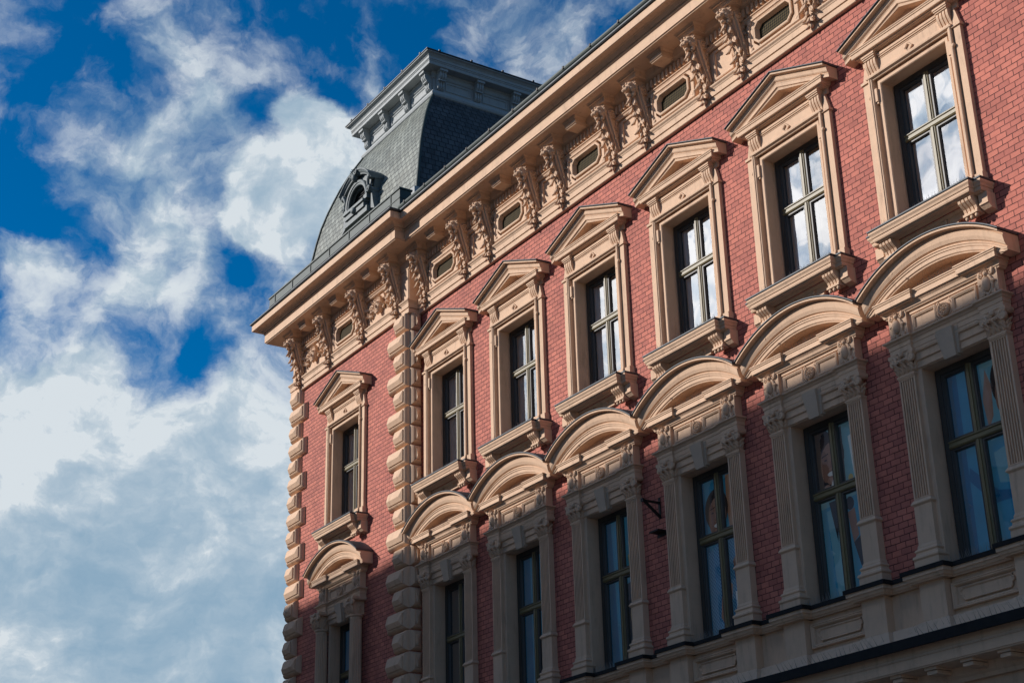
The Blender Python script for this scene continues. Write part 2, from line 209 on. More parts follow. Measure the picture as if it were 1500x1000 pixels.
# ------------------------------------------------------------------ mesh helpers
class MB:
    def __init__(s): s.v = []; s.f = []; s.m = []; s.sm = []; s.cur = 0; s.smooth = False
    def add(s, vs, fs):
        o = len(s.v); s.v.extend([tuple(v) for v in vs])
        for f in fs: s.f.append(tuple(i + o for i in f)); s.m.append(s.cur); s.sm.append(s.smooth)
        return s
    def box(s, x0, x1, y0, y1, z0, z1, tx=0.0, tz=0.0):
        """a box; tx, tz shrink the face at y0 (the street side) to make a bevelled block"""
        vs = [(x0+tx, y0, z0+tz), (x1-tx, y0, z0+tz), (x1-tx, y0, z1-tz), (x0+tx, y0, z1-tz), (x0, y1, z0), (x1, y1, z0), (x1, y1, z1), (x0, y1, z1)]
        return s.add(vs, [(0,1,2,3), (5,4,7,6), (4,0,3,7), (1,5,6,2), (3,2,6,7), (4,5,1,0)])
    def sweep(s, path, prof, mp, const=None, zmin=None, closed=False):
        n = len(path); k = len(prof); vs = []
        for i, p in enumerate(path):
            if const: off = const
            else:
                ns = []
                for a, b in ((i-1, i), (i, i+1)):
                    if closed: a %= n; b %= n
                    if a < 0 or b >= n: continue
                    dx, dy = path[b][0]-path[a][0], path[b][1]-path[a][1]; l = sqrt(dx*dx+dy*dy); ns.append((dy/l, -dx/l))
                if len(ns) == 1: off = ns[0]
                else:
                    d = 1 + ns[0][0]*ns[1][0] + ns[0][1]*ns[1][1]; off = ((ns[0][0]+ns[1][0])/d, (ns[0][1]+ns[1][1])/d)
            for (a, h) in prof:
                b = p[1] + off[1]*a
                if zmin is not None: b = max(b, zmin)
                vs.append(mp(p[0] + off[0]*a, b, h))
        fs = []
        for i in range(n if closed else n-1):
            j = (i+1) % n
            for q in range(k): r = (q+1) % k; fs.append((i*k+q, j*k+q, j*k+r, i*k+r))
        if not closed: fs += [tuple(range(k)), tuple((n-1)*k+q for q in range(k))[::-1]]
        return s.add(vs, fs)
    def extrude(s, poly, a0, a1, mp):
        """poly in two coordinates, extruded along the third from a0 to a1"""
        k = len(poly); vs = [mp(p[0], p[1], a0) for p in poly] + [mp(p[0], p[1], a1) for p in poly]
        return s.add(vs, [tuple(range(k))[::-1], tuple(range(k, 2*k))] + [(i, (i+1) % k, k+(i+1) % k, k+i) for i in range(k)])
    def lathe(s, prof, cx, cy, seg=20, flute=0.0, z0=None, z1=None):
        vs = []; k = len(prof)
        for i in range(seg):
            a = 2*pi*i/seg
            for r, z in prof:
                rr = r - (flute if (i % 2 and z0 is not None and z0 < z < z1) else 0)
                vs.append((cx + rr*cos(a), cy + rr*sin(a), z))
        fs = [(i*k+q, ((i+1) % seg)*k+q, ((i+1) % seg)*k+q+1, i*k+q+1) for i in range(seg) for q in range(k-1)]
        fs += [tuple(i*k for i in range(seg))[::-1], tuple(i*k+k-1 for i in range(seg))]
        return s.add(vs, fs)
    def blob(s, c, r, rot=(0,0,0), seg=8, rings=6, bump=0.0, rnd=None):
        Rm = Matrix.Rotation(rot[2], 3, 'Z') @ Matrix.Rotation(rot[1], 3, 'Y') @ Matrix.Rotation(rot[0], 3, 'X'); vs = []
        rnd = rnd or random
        def pt(x, y, z):
            q = 1 + (rnd.uniform(-bump, bump) if bump else 0); v = Rm @ Vector((x*r[0]*q, y*r[1]*q, z*r[2]*q)); return (c[0]+v.x, c[1]+v.y, c[2]+v.z)
        vs.append(pt(0, 0, 1))
        for j in range(1, rings):
            t = pi*j/rings
            for i in range(seg): a = 2*pi*i/seg; vs.append(pt(sin(t)*cos(a), sin(t)*sin(a), cos(t)))
        vs.append(pt(0, 0, -1)); e = len(vs)-1; fs = [(0, 1+i, 1+(i+1) % seg) for i in range(seg)]
        for j in range(rings-2):
            for i in range(seg): a = 1+j*seg+i; b = 1+j*seg+(i+1) % seg; fs.append((a, a+seg, b+seg, b))
        fs += [(e, 1+(rings-2)*seg+(i+1) % seg, 1+(rings-2)*seg+i) for i in range(seg)]
        sm = s.smooth; s.smooth = True; s.add(vs, fs); s.smooth = sm; return s
    def leaf(s, c, d, n, ln, w, th=.03, curl=.3):
        """a carved leaf: base c, direction d, outward normal n, a raised rib and a curled tip"""
        d = Vector(d).normalized(); n = Vector(n).normalized(); t = d.cross(n).normalized(); n = t.cross(d).normalized(); c = Vector(c)
        P = []
        for q, ww, hh in ((0, .45, .3), (.3, 1.0, .8), (.65, .85, 1.0), (1.0, .08, 1.0)):
            b = c + d*ln*q + n*(th*hh + curl*ln*max(0, q-.5)**2)
            P += [b - t*w*.5*ww - n*th*.7, b - t*w*.26*ww + n*th*.25, b, b + t*w*.26*ww + n*th*.25, b + t*w*.5*ww - n*th*.7]
        fs = []
        for i in range(3):
            for j in range(4): fs.append((i*5+j, i*5+j+1, i*5+j+6, i*5+j+5))
        bk = [c - n*th - t*w*.2, c - n*th + t*w*.2, c + d*ln*.8 - n*th]
        o = len(P); P += bk; fs += [(0, 5, 10, o), (4, o+1, 14, 9), (10, 15, o+2, o), (14, o+1, o+2, 19), (15, 16, 17, 18, 19, o+2), (0, o, o+1, 4, 3, 2, 1)]
        return s.add(P, fs)
    def tube(s, pts, r, seg=6, r1=None):
        pts = [Vector(p) for p in pts]; n = len(pts); vs = []
        for i, p in enumerate(pts):
            d = (pts[min(i+1, n-1)] - pts[max(i-1, 0)]).normalized()
            a = d.orthogonal().normalized() if i == 0 else (a - d*a.dot(d)).normalized()
            b = d.cross(a); rr = r if r1 is None else r + (r1-r)*i/(n-1)
            for k in range(seg): q = 2*pi*k/seg; vs.append(p + a*rr*cos(q) + b*rr*sin(q))
        fs = [(i*seg+k, i*seg+(k+1) % seg, (i+1)*seg+(k+1) % seg, (i+1)*seg+k) for i in range(n-1) for k in range(seg)]
        fs += [tuple(range(seg))[::-1], tuple((n-1)*seg+k for k in range(seg))]
        sm = s.smooth; s.smooth = True; s.add(vs, fs); s.smooth = sm; return s
    def mesh(s, name, mats):
        me = bpy.data.meshes.new(name); me.from_pydata(s.v, [], s.f)
        for m in (mats if isinstance(mats, (list, tuple)) else [mats]): me.materials.append(M[m] if isinstance(m, str) else m)
        me.polygons.foreach_set('material_index', s.m); me.polygons.foreach_set('use_smooth', s.sm); me.update()
        bm = bmesh.new(); bm.from_mesh(me); bmesh.ops.recalc_face_normals(bm, faces=bm.faces); bm.to_mesh(me); bm.free(); return me
PLAN = lambda a, b, h: (a, b, h)              # path in plan, h = height
FACE = lambda a, b, h: (a, -h, b)             # path on the facade, h = how far it stands out
SIDE = lambda y, z, x: (x, y, z)              # profile seen from the side, extruded along x
def corn(mb, w, d, prof, back=.02):
    """a moulding that runs along the front of a block of half width w and depth d and returns to the wall at both ends"""
    return mb.sweep([(-w, back), (-w, -d), (w, -d), (w, back)], prof, PLAN)
def shift(mb, dx=0, dy=0, dz=0):
    mb.v = [(x+dx, y+dy, z+dz) for x, y, z in mb.v]; return mb
def mirror(mb):
    m = MB(); m.v = [(-x, y, z) for x, y, z in mb.v]; m.f = [f[::-1] for f in mb.f]; m.m = list(mb.m); m.sm = list(mb.sm); return m
def obj(name, me, parent=None, loc=(0, 0, 0), label=None):
    o = bpy.data.objects.new(name, me); col.objects.link(o); o.location = loc
    if parent is not None: o.parent = parent
    if label: o['label'] = label
    return o
def tag(o, label, cat, group=None, kind=None):
    if label: o['label'] = label
    if cat: o['category'] = cat
    if group: o['group'] = group
    if kind: o['kind'] = kind
    return o

# ------------------------------------------------------------------ the numbers of the facade (metres; z = 0 at the upper window sills)
B = 3.2; GROUND = -13.8; P = .30; XL, XR = -6.69, .31; PC = -3.19; XE = 25.2
BAYS = [B*i - 1.4 for i in range(1, 7)] + [B*7 - 1.4 + .48]
WINS = [(PC, -P)] + [(x, 0.0) for x in BAYS]

bld = bpy.data.objects.new('corner_building', None); col.objects.link(bld)
tag(bld, 'long red brick building with beige plaster window frames and a slate roofed corner tower', 'building')

# ---- brick walls with their window openings
def wall(mb, x0, x1, y0, y1, z0, z1, cuts):
    """solid wall with openings; cuts = [(xa, xb, za, zb)] grouped in columns"""
    xs = sorted({(c[0], c[1]) for c in cuts}); x = x0
    for a, b in xs:
        mb.box(x, a, y0, y1, z0, z1); z = z0
        for c in sorted([c for c in cuts if c[:2] == (a, b)], key=lambda c: c[2]): mb.box(a, b, y0, y1, z, c[2]); z = c[3]
        mb.box(a, b, y0, y1, z, z1); x = b
    mb.box(x, x1, y0, y1, z0, z1)
HW = .79
w = MB(); wall(w, XR, XE, 0, .45, -6.0, 6.6, [(x-HW, x+HW, za, zb) for x in BAYS for za, zb in ((.02, 2.97), (-5.93, -2.54))])
obj('main_wall', w.mesh('main_wall', 'brick_x'), bld)
w = MB(); wall(w, XL+.13, XR, -P, .45, -6.0, 6.6, [(PC-HW, PC+HW, za, zb) for za, zb in ((.02, 2.97), (-5.93, -2.54))])
obj('pavilion_wall', w.mesh('pavilion_wall', 'brick_x'), bld)
w = MB(); w.box(XL+.13, XL+.55, .45, 13.0, GROUND, 6.6); obj('side_wall', w.mesh('side_wall', 'brick_y'), bld)
w = MB(); w.box(XL+.55, XE, 12.6, 13.0, GROUND, 6.6); w.box(XE-.4, XE, .45, 12.6, GROUND, 6.6); obj('rear_wall', w.mesh('rear_wall', 'brick_y'), bld)
w = MB()
for z in (-6.6, -.75, 4.4): w.box(XL+.55, XE-.4, .45, 12.6, z, z+.3)
w.box(XL+.55, XE-.4, 4.5, 4.6, GROUND, 6.6)
obj('inner_floor', w.mesh('inner_floor', 'dark'), bld)

# ---- ground floor and the plain plaster zone under the windows
g = MB(); g.box(XR+.001, XE, -.03, .44, GROUND, -6.0); g.box(XL+.13, XR, -P-.03, .44, GROUND, -6.0)
for k in range(9):
    z = GROUND + .25 + k*.62; g.box(XR+.14, XE, -.10, -.03, z, z+.56, .02, .02); g.box(XL, XR-.02, -P-.10, -P-.03, z, z+.56, .02, .02)
obj('ground_floor_wall', g.mesh('ground_floor_wall', 'plaster'), bld)

# ---- main cornice, frieze, gutter: one path round the corner pavilion
CP = [(-6.45, 12.9), (-6.45, -P), (.12, -P), (.12, 0), (XE, 0)]
cor = MB()
cor.sweep(CP, [(-0.100, 6.610), (0.760, 6.610), (0.760, 6.635), (0.790, 6.640), (0.790, 6.890), (0.815, 6.895), (0.815, 6.920), (0.800, 6.925), (0.800, 6.950), (0.840, 6.955), (0.860, 6.990), (0.895, 7.030), (0.920, 7.035), (0.930, 7.045),
               (1.010, 7.050), (1.075, 7.045), (1.090, 7.055), (1.090, 7.235), (1.075, 7.240), (-0.100, 7.250)], PLAN)
obj('main_cornice', cor.mesh('main_cornice', 'plaster'), bld)
fl = MB(); fl.sweep(CP, [(0.110, 7.250), (1.125, 7.252), (1.145, 7.275), (1.145, 7.305), (0.110, 7.390)], PLAN)
obj('cornice_flashing', fl.mesh('cornice_flashing', 'lead'), bld)
gu = MB(); X0 = .12 + .55
gu.sweep([(X0+.55, 0), (XE, 0)], [(1.0, 7.355)] + [(1.085 + .10*cos(a), 7.395 + .10*sin(a)) for a in [pi*1.1 + pi*.9*k/8 for k in range(9)]] + [(1.165, 7.415), (1.085, 7.325), (1.005, 7.395)], PLAN)
gx = obj('roof_gutter', gu.mesh('roof_gutter', 'copper'), bld)
gb = MB(); gb.box(-.02, .02, -1.197, -1.17, 7.355, 7.42); gb.box(-.02, .02, -1.185, -1.0, 7.42, 7.43); st_me = gb.mesh('gutter_strap', 'iron')
x = X0 + .9
while x < XE - .3: obj('gutter_strap', st_me, gx, (x, 0, 0)); x += 1.05
# frieze plane, its base mouldings over the brick, the bed mould under the soffit
FP = [(XL, 12.9), (XL, -P), (XR, -P), (XR, 0), (XE, 0)]
fr = MB()
fr.sweep(FP, [(-.1, 4.86), (.075, 4.86), (.085, 4.87), (.085, 4.985), (.065, 4.99), (.065, 5.0), (.105, 5.005), (.105, 5.13), (.115, 5.14), (.125, 5.165), (.15, 5.19), (.155, 5.2), (.155, 5.225), (.04, 5.25), (.04, 6.14), (.07, 6.15), (.07, 6.40), (.20, 6.47), (.22, 6.54), (.25, 6.608), (-.1, 6.608)], PLAN)
obj('frieze', fr.mesh('frieze', 'plaster'), bld)
def spans():
    """(x0, x1, y, kind) of the frieze fields between the brackets"""
    out = [(PC - 2.95 + .16, PC - 1.02 - .16, -P, 'mask'), (PC - 1.02 + .16, PC + 1.02 - .16, -P, 'grille'), (PC + 1.02 + .16, PC + 2.95 - .16, -P, 'mask')]
    for i, x in enumerate(BAYS):
        out.append((x - .86, x + .86, 0, 'grille'))
        if i < 6: out.append((x + 1.02 + .17, BAYS[i+1] - 1.02 - .17, 0, 'field'))
    return out
BRK = [(PC + q, -P) for q in (-2.95, -1.02, 1.02, 2.95)] + [(x + q, 0.0) for x in BAYS for q in (-1.02, 1.02)]
for a, b, y, kd in spans():
    de = MB(); x = a + .02; de.box(a, b, y-.075, y-.05, 6.225, 6.39)
    while x < b - .07: de.box(x, x+.075, y-.155, y-.06, 6.245, 6.398); de.box(x+.012, x+.063, y-.15, y-.06, 6.215, 6.245); x += .135
    obj('dentil_row', de.mesh('dentil_row', 'plaster'), bld)

# ---- cornice brackets: abacus and scroll, a lion head in front, a hanging swag of leaves
rb = random.Random(3)
b_ = MB()
for z0, z1, h, hw in ((6.490, 6.520, .50, .265), (6.520, 6.545, .515, .28), (6.460, 6.490, .49, .25)): b_.box(-hw, hw, -h, -.03, z0, z1)
b_.box(-.29, .29, -.55, -.03, 6.545, 6.560); b_.sweep([(-.27, -.03), (-.27, -.53), (.27, -.53), (.27, -.03)], [(-.05, 6.560), (.0, 6.560), (.03, 6.590), (.055, 6.607), (-.05, 6.607)], PLAN)
body = [(-.02, 6.46), (-.40, 6.46), (-.42, 6.34), (-.36, 6.10), (-.29, 5.85), (-.20, 5.60), (-.15, 5.42), (-.16, 5.30), (-.10, 5.22), (-.02, 5.22)]
b_.extrude(body, -.135, .135, SIDE)
for s in (-1, 1):
    b_.smooth = True
    b_.extrude([(-.22 + .125*cos(a), 6.235 + .125*sin(a)) for a in [2*pi*k/16 for k in range(16)]], s*.13, s*.175, SIDE); b_.smooth = False
    sp = []
    for k in range(30):
        a = 2.6 + k*.42; r = .122 - .0036*k; sp.append((s*.178, -.22 + r*cos(a), 6.235 + r*sin(a)))
    b_.tube(sp, .016, 5)
    b_.extrude([(-.36, 6.30), (-.32, 6.32), (-.215, 5.95), (-.10, 5.55), (-.045, 5.36), (-.085, 5.36), (-.15, 5.55), (-.265, 5.93)], s*.13, s*.185, SIDE)
    for k in range(4): b_.blob((s*.14, -.09 - .02*(k % 2), 6.05 - .16*k), (.02, .05, .07), seg=6, rings=5)
bracket_me = b_.mesh('cornice_bracket', 'plaster')
l_ = MB()
l_.blob((0, -.44, 6.25), (.13, .14, .145)); l_.blob((0, -.53, 6.19), (.08, .12, .07)); l_.blob((0, -.625, 6.225), (.045, .04, .035))
l_.blob((0, -.50, 6.285), (.04, .10, .045), (-.5, 0, 0)); l_.blob((0, -.50, 6.055), (.06, .075, .04))
for s in (-1, 1):
    l_.blob((s*.055, -.58, 6.17), (.05, .065, .045)); l_.blob((s*.06, -.52, 6.285), (.045, .05, .03), (0, s*.3, 0)); l_.blob((s*.105, -.41, 6.37), (.04, .035, .06), (0, s*.4, 0)); l_.blob((s*.09, -.46, 6.17), (.05, .08, .07))
for k in range(13):
    a = -pi*.2 + pi*1.4*k/12; l_.blob((.125*cos(a), -.375 - .02*(k % 2), 6.235 + .14*sin(a)), (.05, .075, .038), (0, -a, 0), seg=7, rings=5)
for k in range(9):
    a = pi*k/8; l_.leaf((.09*cos(a), -.45, 6.27 + .09*sin(a)), (cos(a), .55, sin(a)), (cos(a)*.3, -1, sin(a)*.4), .10, .07, .022, .3)
for s in (-.10, -.05, .05, .10): l_.blob((s, -.43, 6.08 - .02*(abs(s) < .07)), (.03, .05, .075), seg=6, rings=5)
shift(l_, 0, 0, .05); lion_me = l_.mesh('lion_head', 'plaster')
s_ = MB()
cur = [(-.47, 6.03), (-.41, 5.88), (-.335, 5.70), (-.27, 5.52), (-.22, 5.36), (-.19, 5.20), (-.17, 5.06), (-.13, 4.96)]
def onc(t):
    t = min(max(t, 0), 1)*(len(cur)-1); i = min(int(t), len(cur)-2); f = t - i
    return (cur[i][0] + (cur[i+1][0]-cur[i][0])*f, cur[i][1] + (cur[i+1][1]-cur[i][1])*f)
for k in range(11):
    t = k/11; y, z = onc(t); side = (-1, 1)[k % 2]; wq = .035 + .045*sin(pi*min(1, t*1.2)) if t < .8 else .03
    s_.leaf((side*wq, y + .02, z + .06), (side*.35 + rb.uniform(-.12, .12), -.10, -1), (side*.45, -1, .3), .21, .125, .028, .5)
    if k % 3 == 0: s_.leaf((0, y + .0, z + .03), (rb.uniform(-.1, .1), -.12, -1), (0, -1, .3), .17, .09, .035, .8)
for k in range(4):
    t = .12 + k*.2; y, z = onc(t); s_.blob((rb.uniform(-.07, .07), y - .035, z), (.04, .035, .05), seg=6, rings=5)
s_.extrude([(p[0]+.04, p[1]) for p in cur] + [(p[0]+.10, p[1]+.02) for p in cur[::-1]], -.07, .07, SIDE)
s_.blob((0, -.135, 4.965), (.05, .05, .06), seg=7, rings=5)
for s in (-1, 1): s_.leaf((s*.03, -.15, 5.14), (s*.6, -.1, -1), (s*.3, -1, .2), .16, .11, .035, 1.2)
swag_me = s_.mesh('leaf_swag', 'plaster')
for x, y in BRK:
    o = obj('cornice_bracket', bracket_me, bld, (x, y, 0)); obj('lion_head', lion_me, o); obj('leaf_swag', swag_me, o)
# small blocks under the soffit
m_ = MB(); m_.box(-.185, .185, -.50, -.19, 6.430, 6.460); m_.box(-.20, .20, -.53, -.19, 6.460, 6.540); m_.box(-.215, .215, -.55, -.19, 6.540, 6.565)
m_.sweep([(-.20, -.19), (-.20, -.53), (.20, -.53), (.20, -.19)], [(-.05, 6.565), (.02, 6.565), (.05, 6.607), (-.05, 6.607)], PLAN)
block_me = m_.mesh('soffit_block', 'plaster')
for a, b, y, kd in spans():
    if kd != 'field': obj('soffit_block', block_me, bld, ((a+b)/2, y, 0))
# fields of the frieze
def octa(w, h, c): return [(-w+c, -h), (w-c, -h), (w, -h+c), (w, h-c), (w-c, h), (-w+c, h), (-w, h-c), (-w, -h+c)]
fw = MB(); zc = 5.66
fw.sweep([(x, z+zc) for x, z in octa(.56, .27, .13)][::-1], [(0, .02), (0, .155), (.02, .165), (.05, .16), (.075, .06), (.075, .02)], FACE, closed=True)
o_ = [(x, z+zc) for x, z in octa(.60, .31, .14)]; r_ = [(-.74, zc-.40), (.74, zc-.40), (.74, zc+.40), (-.74, zc+.40)]
ring = [(-.44, zc-.40), (.44, zc-.40), (.74, zc-.17), (.74, zc+.17), (.44, zc+.40), (-.44, zc+.40), (-.74, zc+.17), (-.74, zc-.17)]
vs = [(x, -.125, z) for x, z in ring] + [(x, -.125, z) for x, z in o_]; fw.add(vs, [(i, (i+1) % 8, 8+(i+1) % 8, 8+i) for i in range(8)])
for sx in (-1, 1):
    for sz in (-1, 1):
        fw.add([(sx*.44, -.125, zc+sz*.40), (sx*.74, -.125, zc+sz*.40), (sx*.74, -.125, zc+sz*.17)], [(0, 1, 2)]); fw.blob((sx*.66, -.13, zc+sz*.30), (.055, .03, .055), seg=8, rings=5)
fw.sweep([(-.74, zc-.40), (.74, zc-.40), (.74, zc+.40), (-.74, zc+.40)][::-1], [(0, .03), (0, .125), (.02, .15), (.06, .15), (.08, .12), (.08, .03)], FACE, closed=True)
for sx in (-1, 1): fw.box(sx*.86-.035, sx*.86+.035, -.11, -.03, zc-.17, zc+.17, .01, .01); fw.box(sx*.86-.05, sx*.86+.05, -.13, -.03, zc+.17, zc+.22)
corn(fw, .80, .03, [(-.02, 6.06), (.06, 6.06), (.08, 6.075), (.095, 6.11), (.12, 6.125), (.12, 6.145), (-.02, 6.15)])
fw_me = fw.mesh('frieze_window', 'plaster')
gr = MB(); gr.add([(x, -.048, z+zc) for x, z in octa(.57, .28, .13)], [tuple(range(8))]); gr_me = gr.mesh('grille', 'grille')
ff = MB(); ff.sweep([(-.30, 5.33), (.30, 5.33), (.30, 6.02), (-.30, 6.02)][::-1], [(0, .03), (0, .075), (.02, .085), (.055, .075), (.06, .03)], FACE, closed=True)
corn(ff, .37, .03, [(-.02, 6.06), (.06, 6.06), (.08, 6.075), (.095, 6.11), (.12, 6.125), (.12, 6.145), (-.02, 6.15)]); ff_me = ff.mesh('frieze_field', 'plaster')
rm = MB(); rr = random.Random(11)
rm.blob((0, -.09, 5.66), (.15, .14, .20)); rm.blob((0, -.21, 5.63), (.035, .05, .06)); rm.blob((0, -.19, 5.74), (.11, .05, .03)); rm.blob((0, -.17, 5.53), (.075, .05, .03)); rm.blob((0, -.15, 5.47), (.09, .07, .05))
for s in (-1, 1):
    rm.blob((s*.085, -.16, 5.62), (.05, .05, .05)); rm.blob((s*.06, -.19, 5.695), (.025, .02, .02))
    for k in range(7):
        q = .20 + .072*k; z = 5.62 + .15*sin(k*1.3); rm.leaf((s*q, -.07, z), (s*.7, -.2, sin(k*2.1)), (0, -1, .2), .19, .13, .04, .8); rm.blob((s*(q+.03), -.09, 5.66 - .10*cos(k*1.3)), (.04, .04, .045), seg=6, rings=5)
    sp = [(s*(.46 + .13*(1-k/22)*cos(k*.5)), -.085, 5.72 + .13*(1-k/22)*sin(k*.5)) for k in range(20)]; rm.tube(sp, .03, 6, .018)
for k in range(12):
    a = pi*k/11; rm.leaf((.13*cos(a), -.10, 5.68 + .15*sin(a)), (cos(a), -.3, sin(a)), (0, -1, 0), .15, .09, .035, 1.0)
corn(rm, .72, .03, [(-.02, 6.06), (.06, 6.06), (.08, 6.075), (.095, 6.11), (.12, 6.125), (.12, 6.145), (-.02, 6.15)]); rm_me = rm.mesh('mask_relief', 'plaster')
for a, b, y, kd in spans():
    c = ((a+b)/2, y, 0)
    if kd == 'grille': o = obj('frieze_window', fw_me, bld, c); obj('grille', gr_me, o)
    elif kd == 'field': obj('frieze_field', ff_me, bld, c)
    else: obj('mask_relief', rm_me, bld, c)
co = MB(); co.box(XR-.20, XR+.015, -P-.06, -.02, 5.25, 6.40)
obj('corner_pier', co.mesh('corner_pier', 'plaster'), bld)

# ---- quoins: cushion blocks, wide and narrow in turn
def quoin(x0, x1, zl, axis='f'):
    q = MB(); h = .52; t = .13
    q.sweep([(x0, zl+.01), (x1, zl+.01), (x1, zl+h), (x0, zl+h)][::-1], [(0, 0), (.015, .06), (.05, .11), (.075, t), (.2, t), (.2, 0)], FACE, closed=True)
    a, b, c, d = x0+.075, x1-.075, zl+.085, zl+h-.075
    q.box(a+.002, b-.002, -t+.001, -.02, c+.002, d-.002)
    a += .035; b -= .035; c += .03; d -= .03; k = .11; zm = (c+d)/2 - .035
    q.add([(a, -t, c), (b, -t, c), (b, -t, d), (a, -t, d), (a, -t-.03, c), (b, -t-.03, c), (b, -t-.03, d), (a, -t-.03, d), (a+.02, -t-.085, zm), (b-k, -t-.085, zm)],
          [(0, 1, 5, 4), (1, 2, 6, 5), (2, 3, 7, 6), (3, 0, 4, 7), (4, 5, 9, 8), (5, 6, 9), (6, 7, 8, 9), (7, 4, 8)])
    return q
Z0 = 2.289
for k in range(-16, 5):
    z = Z0 + .527*k; wide = k % 2 != 0; wd = .98 if wide else .65
    me = shift(quoin(XR - wd, XR, z), 0, -P).mesh('quoin_block', 'plaster'); o = obj('quoin_block', me, bld)
    sd = quoin(0, P + .02, z); sd.v = [(XR - y, x - P, zz) for x, y, zz in sd.v]; obj('side_cushion', sd.mesh('side_cushion', 'plaster'), o)
    me = shift(quoin(XL, XL + wd, z), 0, -P).mesh('quoin_block', 'plaster'); obj('quoin_block', me, bld)
    if k % 2 == 0:
        sd = quoin(0, .7, z); sd.v = [(XL + .13 + y, x - P, zz) for x, y, zz in sd.v]; obj('quoin_block', sd.mesh('quoin_block', 'plaster'), bld)

# ---- upper windows: crossette architrave, consoles, triangular pediment, bracketed sill
def ushape(hw, z0, z1): return [(-hw, z0), (-hw, z1), (hw, z1), (hw, z0)]
a = MB()
a.sweep(ushape(.76, .04, 2.94), [(0, -.26), (0, .04), (-.015, .055), (-.065, .055), (-.072, .05), (-.078, .008), (-.138, .008), (-.142, .115), (-.152, .125), (-.175, .125), (-.18, .14), (-.208, .14), (-.22, .13), (-.22, -.02), (-.03, -.02), (-.03, -.26)], FACE)
for s in (-1, 1):                                              # the sunk groove stops below the corner
    a.box(s*.868-.034, s*.868+.034, -.10, -.005, 2.60, 2.86); a.box(s*.868-.028, s*.868+.028, -.08, -.005, 2.56, 2.60)
    a.box(s*.87-.115, s*.87+.115, -.16, -.004, .035, .19, .01, .0); a.box(s*.87-.112, s*.87+.112, -.15, -.004, .19, .225, .005)
    a.blob((s*.985, -.115, 2.72), (.035, .035, .042), seg=8, rings=6)
a.box(-.975, .975, -.075, -.001, 3.10, 3.50)
corn(a, .96, .10, [(-.02, 3.045), (.0, 3.05), (.01, 3.07), (.05, 3.09), (.055, 3.115), (-.02, 3.13)])
a.box(-.68, .68, -.085, -.04, 3.40, 3.425); a.box(-.69, .69, -.105, -.04, 3.425, 3.455); a.box(-.70, .70, -.12, -.04, 3.455, 3.50)
a.sweep([(0, 3.145), (.105, 3.25), (0, 3.355), (-.105, 3.25)][::-1], [(0, .07), (0, .105), (.012, .11), (.028, .10), (.03, .07)], FACE, closed=True)
arch_me = a.mesh('window_surround', 'plaster')
s_ = MB(); s_.box(1.015, 1.15, -.085, -.001, .22, 3.06); s_.box(.982, 1.015, -.03, -.001, .22, 3.06); s_.box(.99, 1.175, -.12, -.001, .04, .22, .01); s_.box(.985, 1.18, -.115, -.001, 3.06, 3.11)
s_.extrude([(1.0, 3.10), (1.15, 3.10), (1.13, 3.2), (1.09, 3.36), (1.06, 3.44), (1.03, 3.36), (1.01, 3.2)], .0, .075, FACE2 := (lambda x, z, h: (x, -h, z)))
s_.box(1.0, 1.13, -.045, -.001, 3.44, 3.56)
strip_me = s_.mesh('side_strip', 'plaster'); stripm_me = mirror(s_).mesh('side_strip', 'plaster')
c_ = MB(); c_.box(-.155, .155, -.205, -.02, 3.515, 3.548); c_.box(-.145, .145, -.19, -.02, 3.485, 3.515); c_.box(-.13, .13, -.17, -.02, 3.455, 3.485)
pr = [(-.02, 3.455), (-.15, 3.455), (-.155, 3.39), (-.145, 3.33), (-.12, 3.27), (-.09, 3.21), (-.075, 3.15), (-.02, 3.13)]
for q in (-.105, -.035, .035, .105): c_.extrude(pr, q-.024, q+.024, SIDE)
c_.extrude([(y+.022 if y < -.03 else y, z) for y, z in pr], -.125, .125, SIDE)
cons_me = c_.mesh('console', 'plaster')
p_ = MB()
RK = [(0, -.01), (0, .36), (-.03, .36), (-.035, .27), (-.05, .262), (-.07, .275), (-.13, .262), (-.15, .245), (-.162, .225), (-.175, .235), (-.20, .225), (-.265, .225), (-.28, .20), (-.33, .19), (-.33, -.01)]
p_.sweep([(-1.385, 3.848), (0, 4.385), (1.385, 3.848)], RK, FACE, const=(0, 1), zmin=3.60)
corn(p_, 1.05, .10, [(-.02, 3.548), (.06, 3.548), (.075, 3.56), (.10, 3.565), (.10, 3.585), (.145, 3.59), (.15, 3.60), (.15, 3.675), (.165, 3.68), (.165, 3.70), (.18, 3.715), (.18, 3.73), (-.02, 3.745)])
p_.add([(-1.1, -.012, 3.70), (1.1, -.012, 3.70), (0, -.012, 4.15)], [(0, 1, 2)])
ped_me = p_.mesh('pediment', 'plaster')
f_ = MB(); f_.sweep([(-1.41, 3.842), (0, 4.388), (1.41, 3.842)], [(.003, -.01), (.003, .375), (.018, .39), (.03, .39), (.04, .375), (.055, -.01)], FACE, const=(0, 1)); pfl_me = f_.mesh('pediment_flashing', 'lead')
t_ = MB()
SP = [(-.1, -.205), (.0, -.205), (.01, -.19), (.04, -.185), (.05, -.16), (.05, -.12), (.065, -.115), (.075, -.08), (.10, -.045), (.10, -.015), (-.1, -.01)]
corn(t_, 1.17, .24, SP); corn(t_, 1.03, .36, SP)
t_.box(-.76, .76, -.065, -.001, -.37, -.205); t_.box(-.50, .50, -.065, -.001, -.42, -.37)
corn(t_, .79, .06, [(-.02, -.26), (.02, -.255), (.04, -.23), (.05, -.205), (-.02, -.205)])
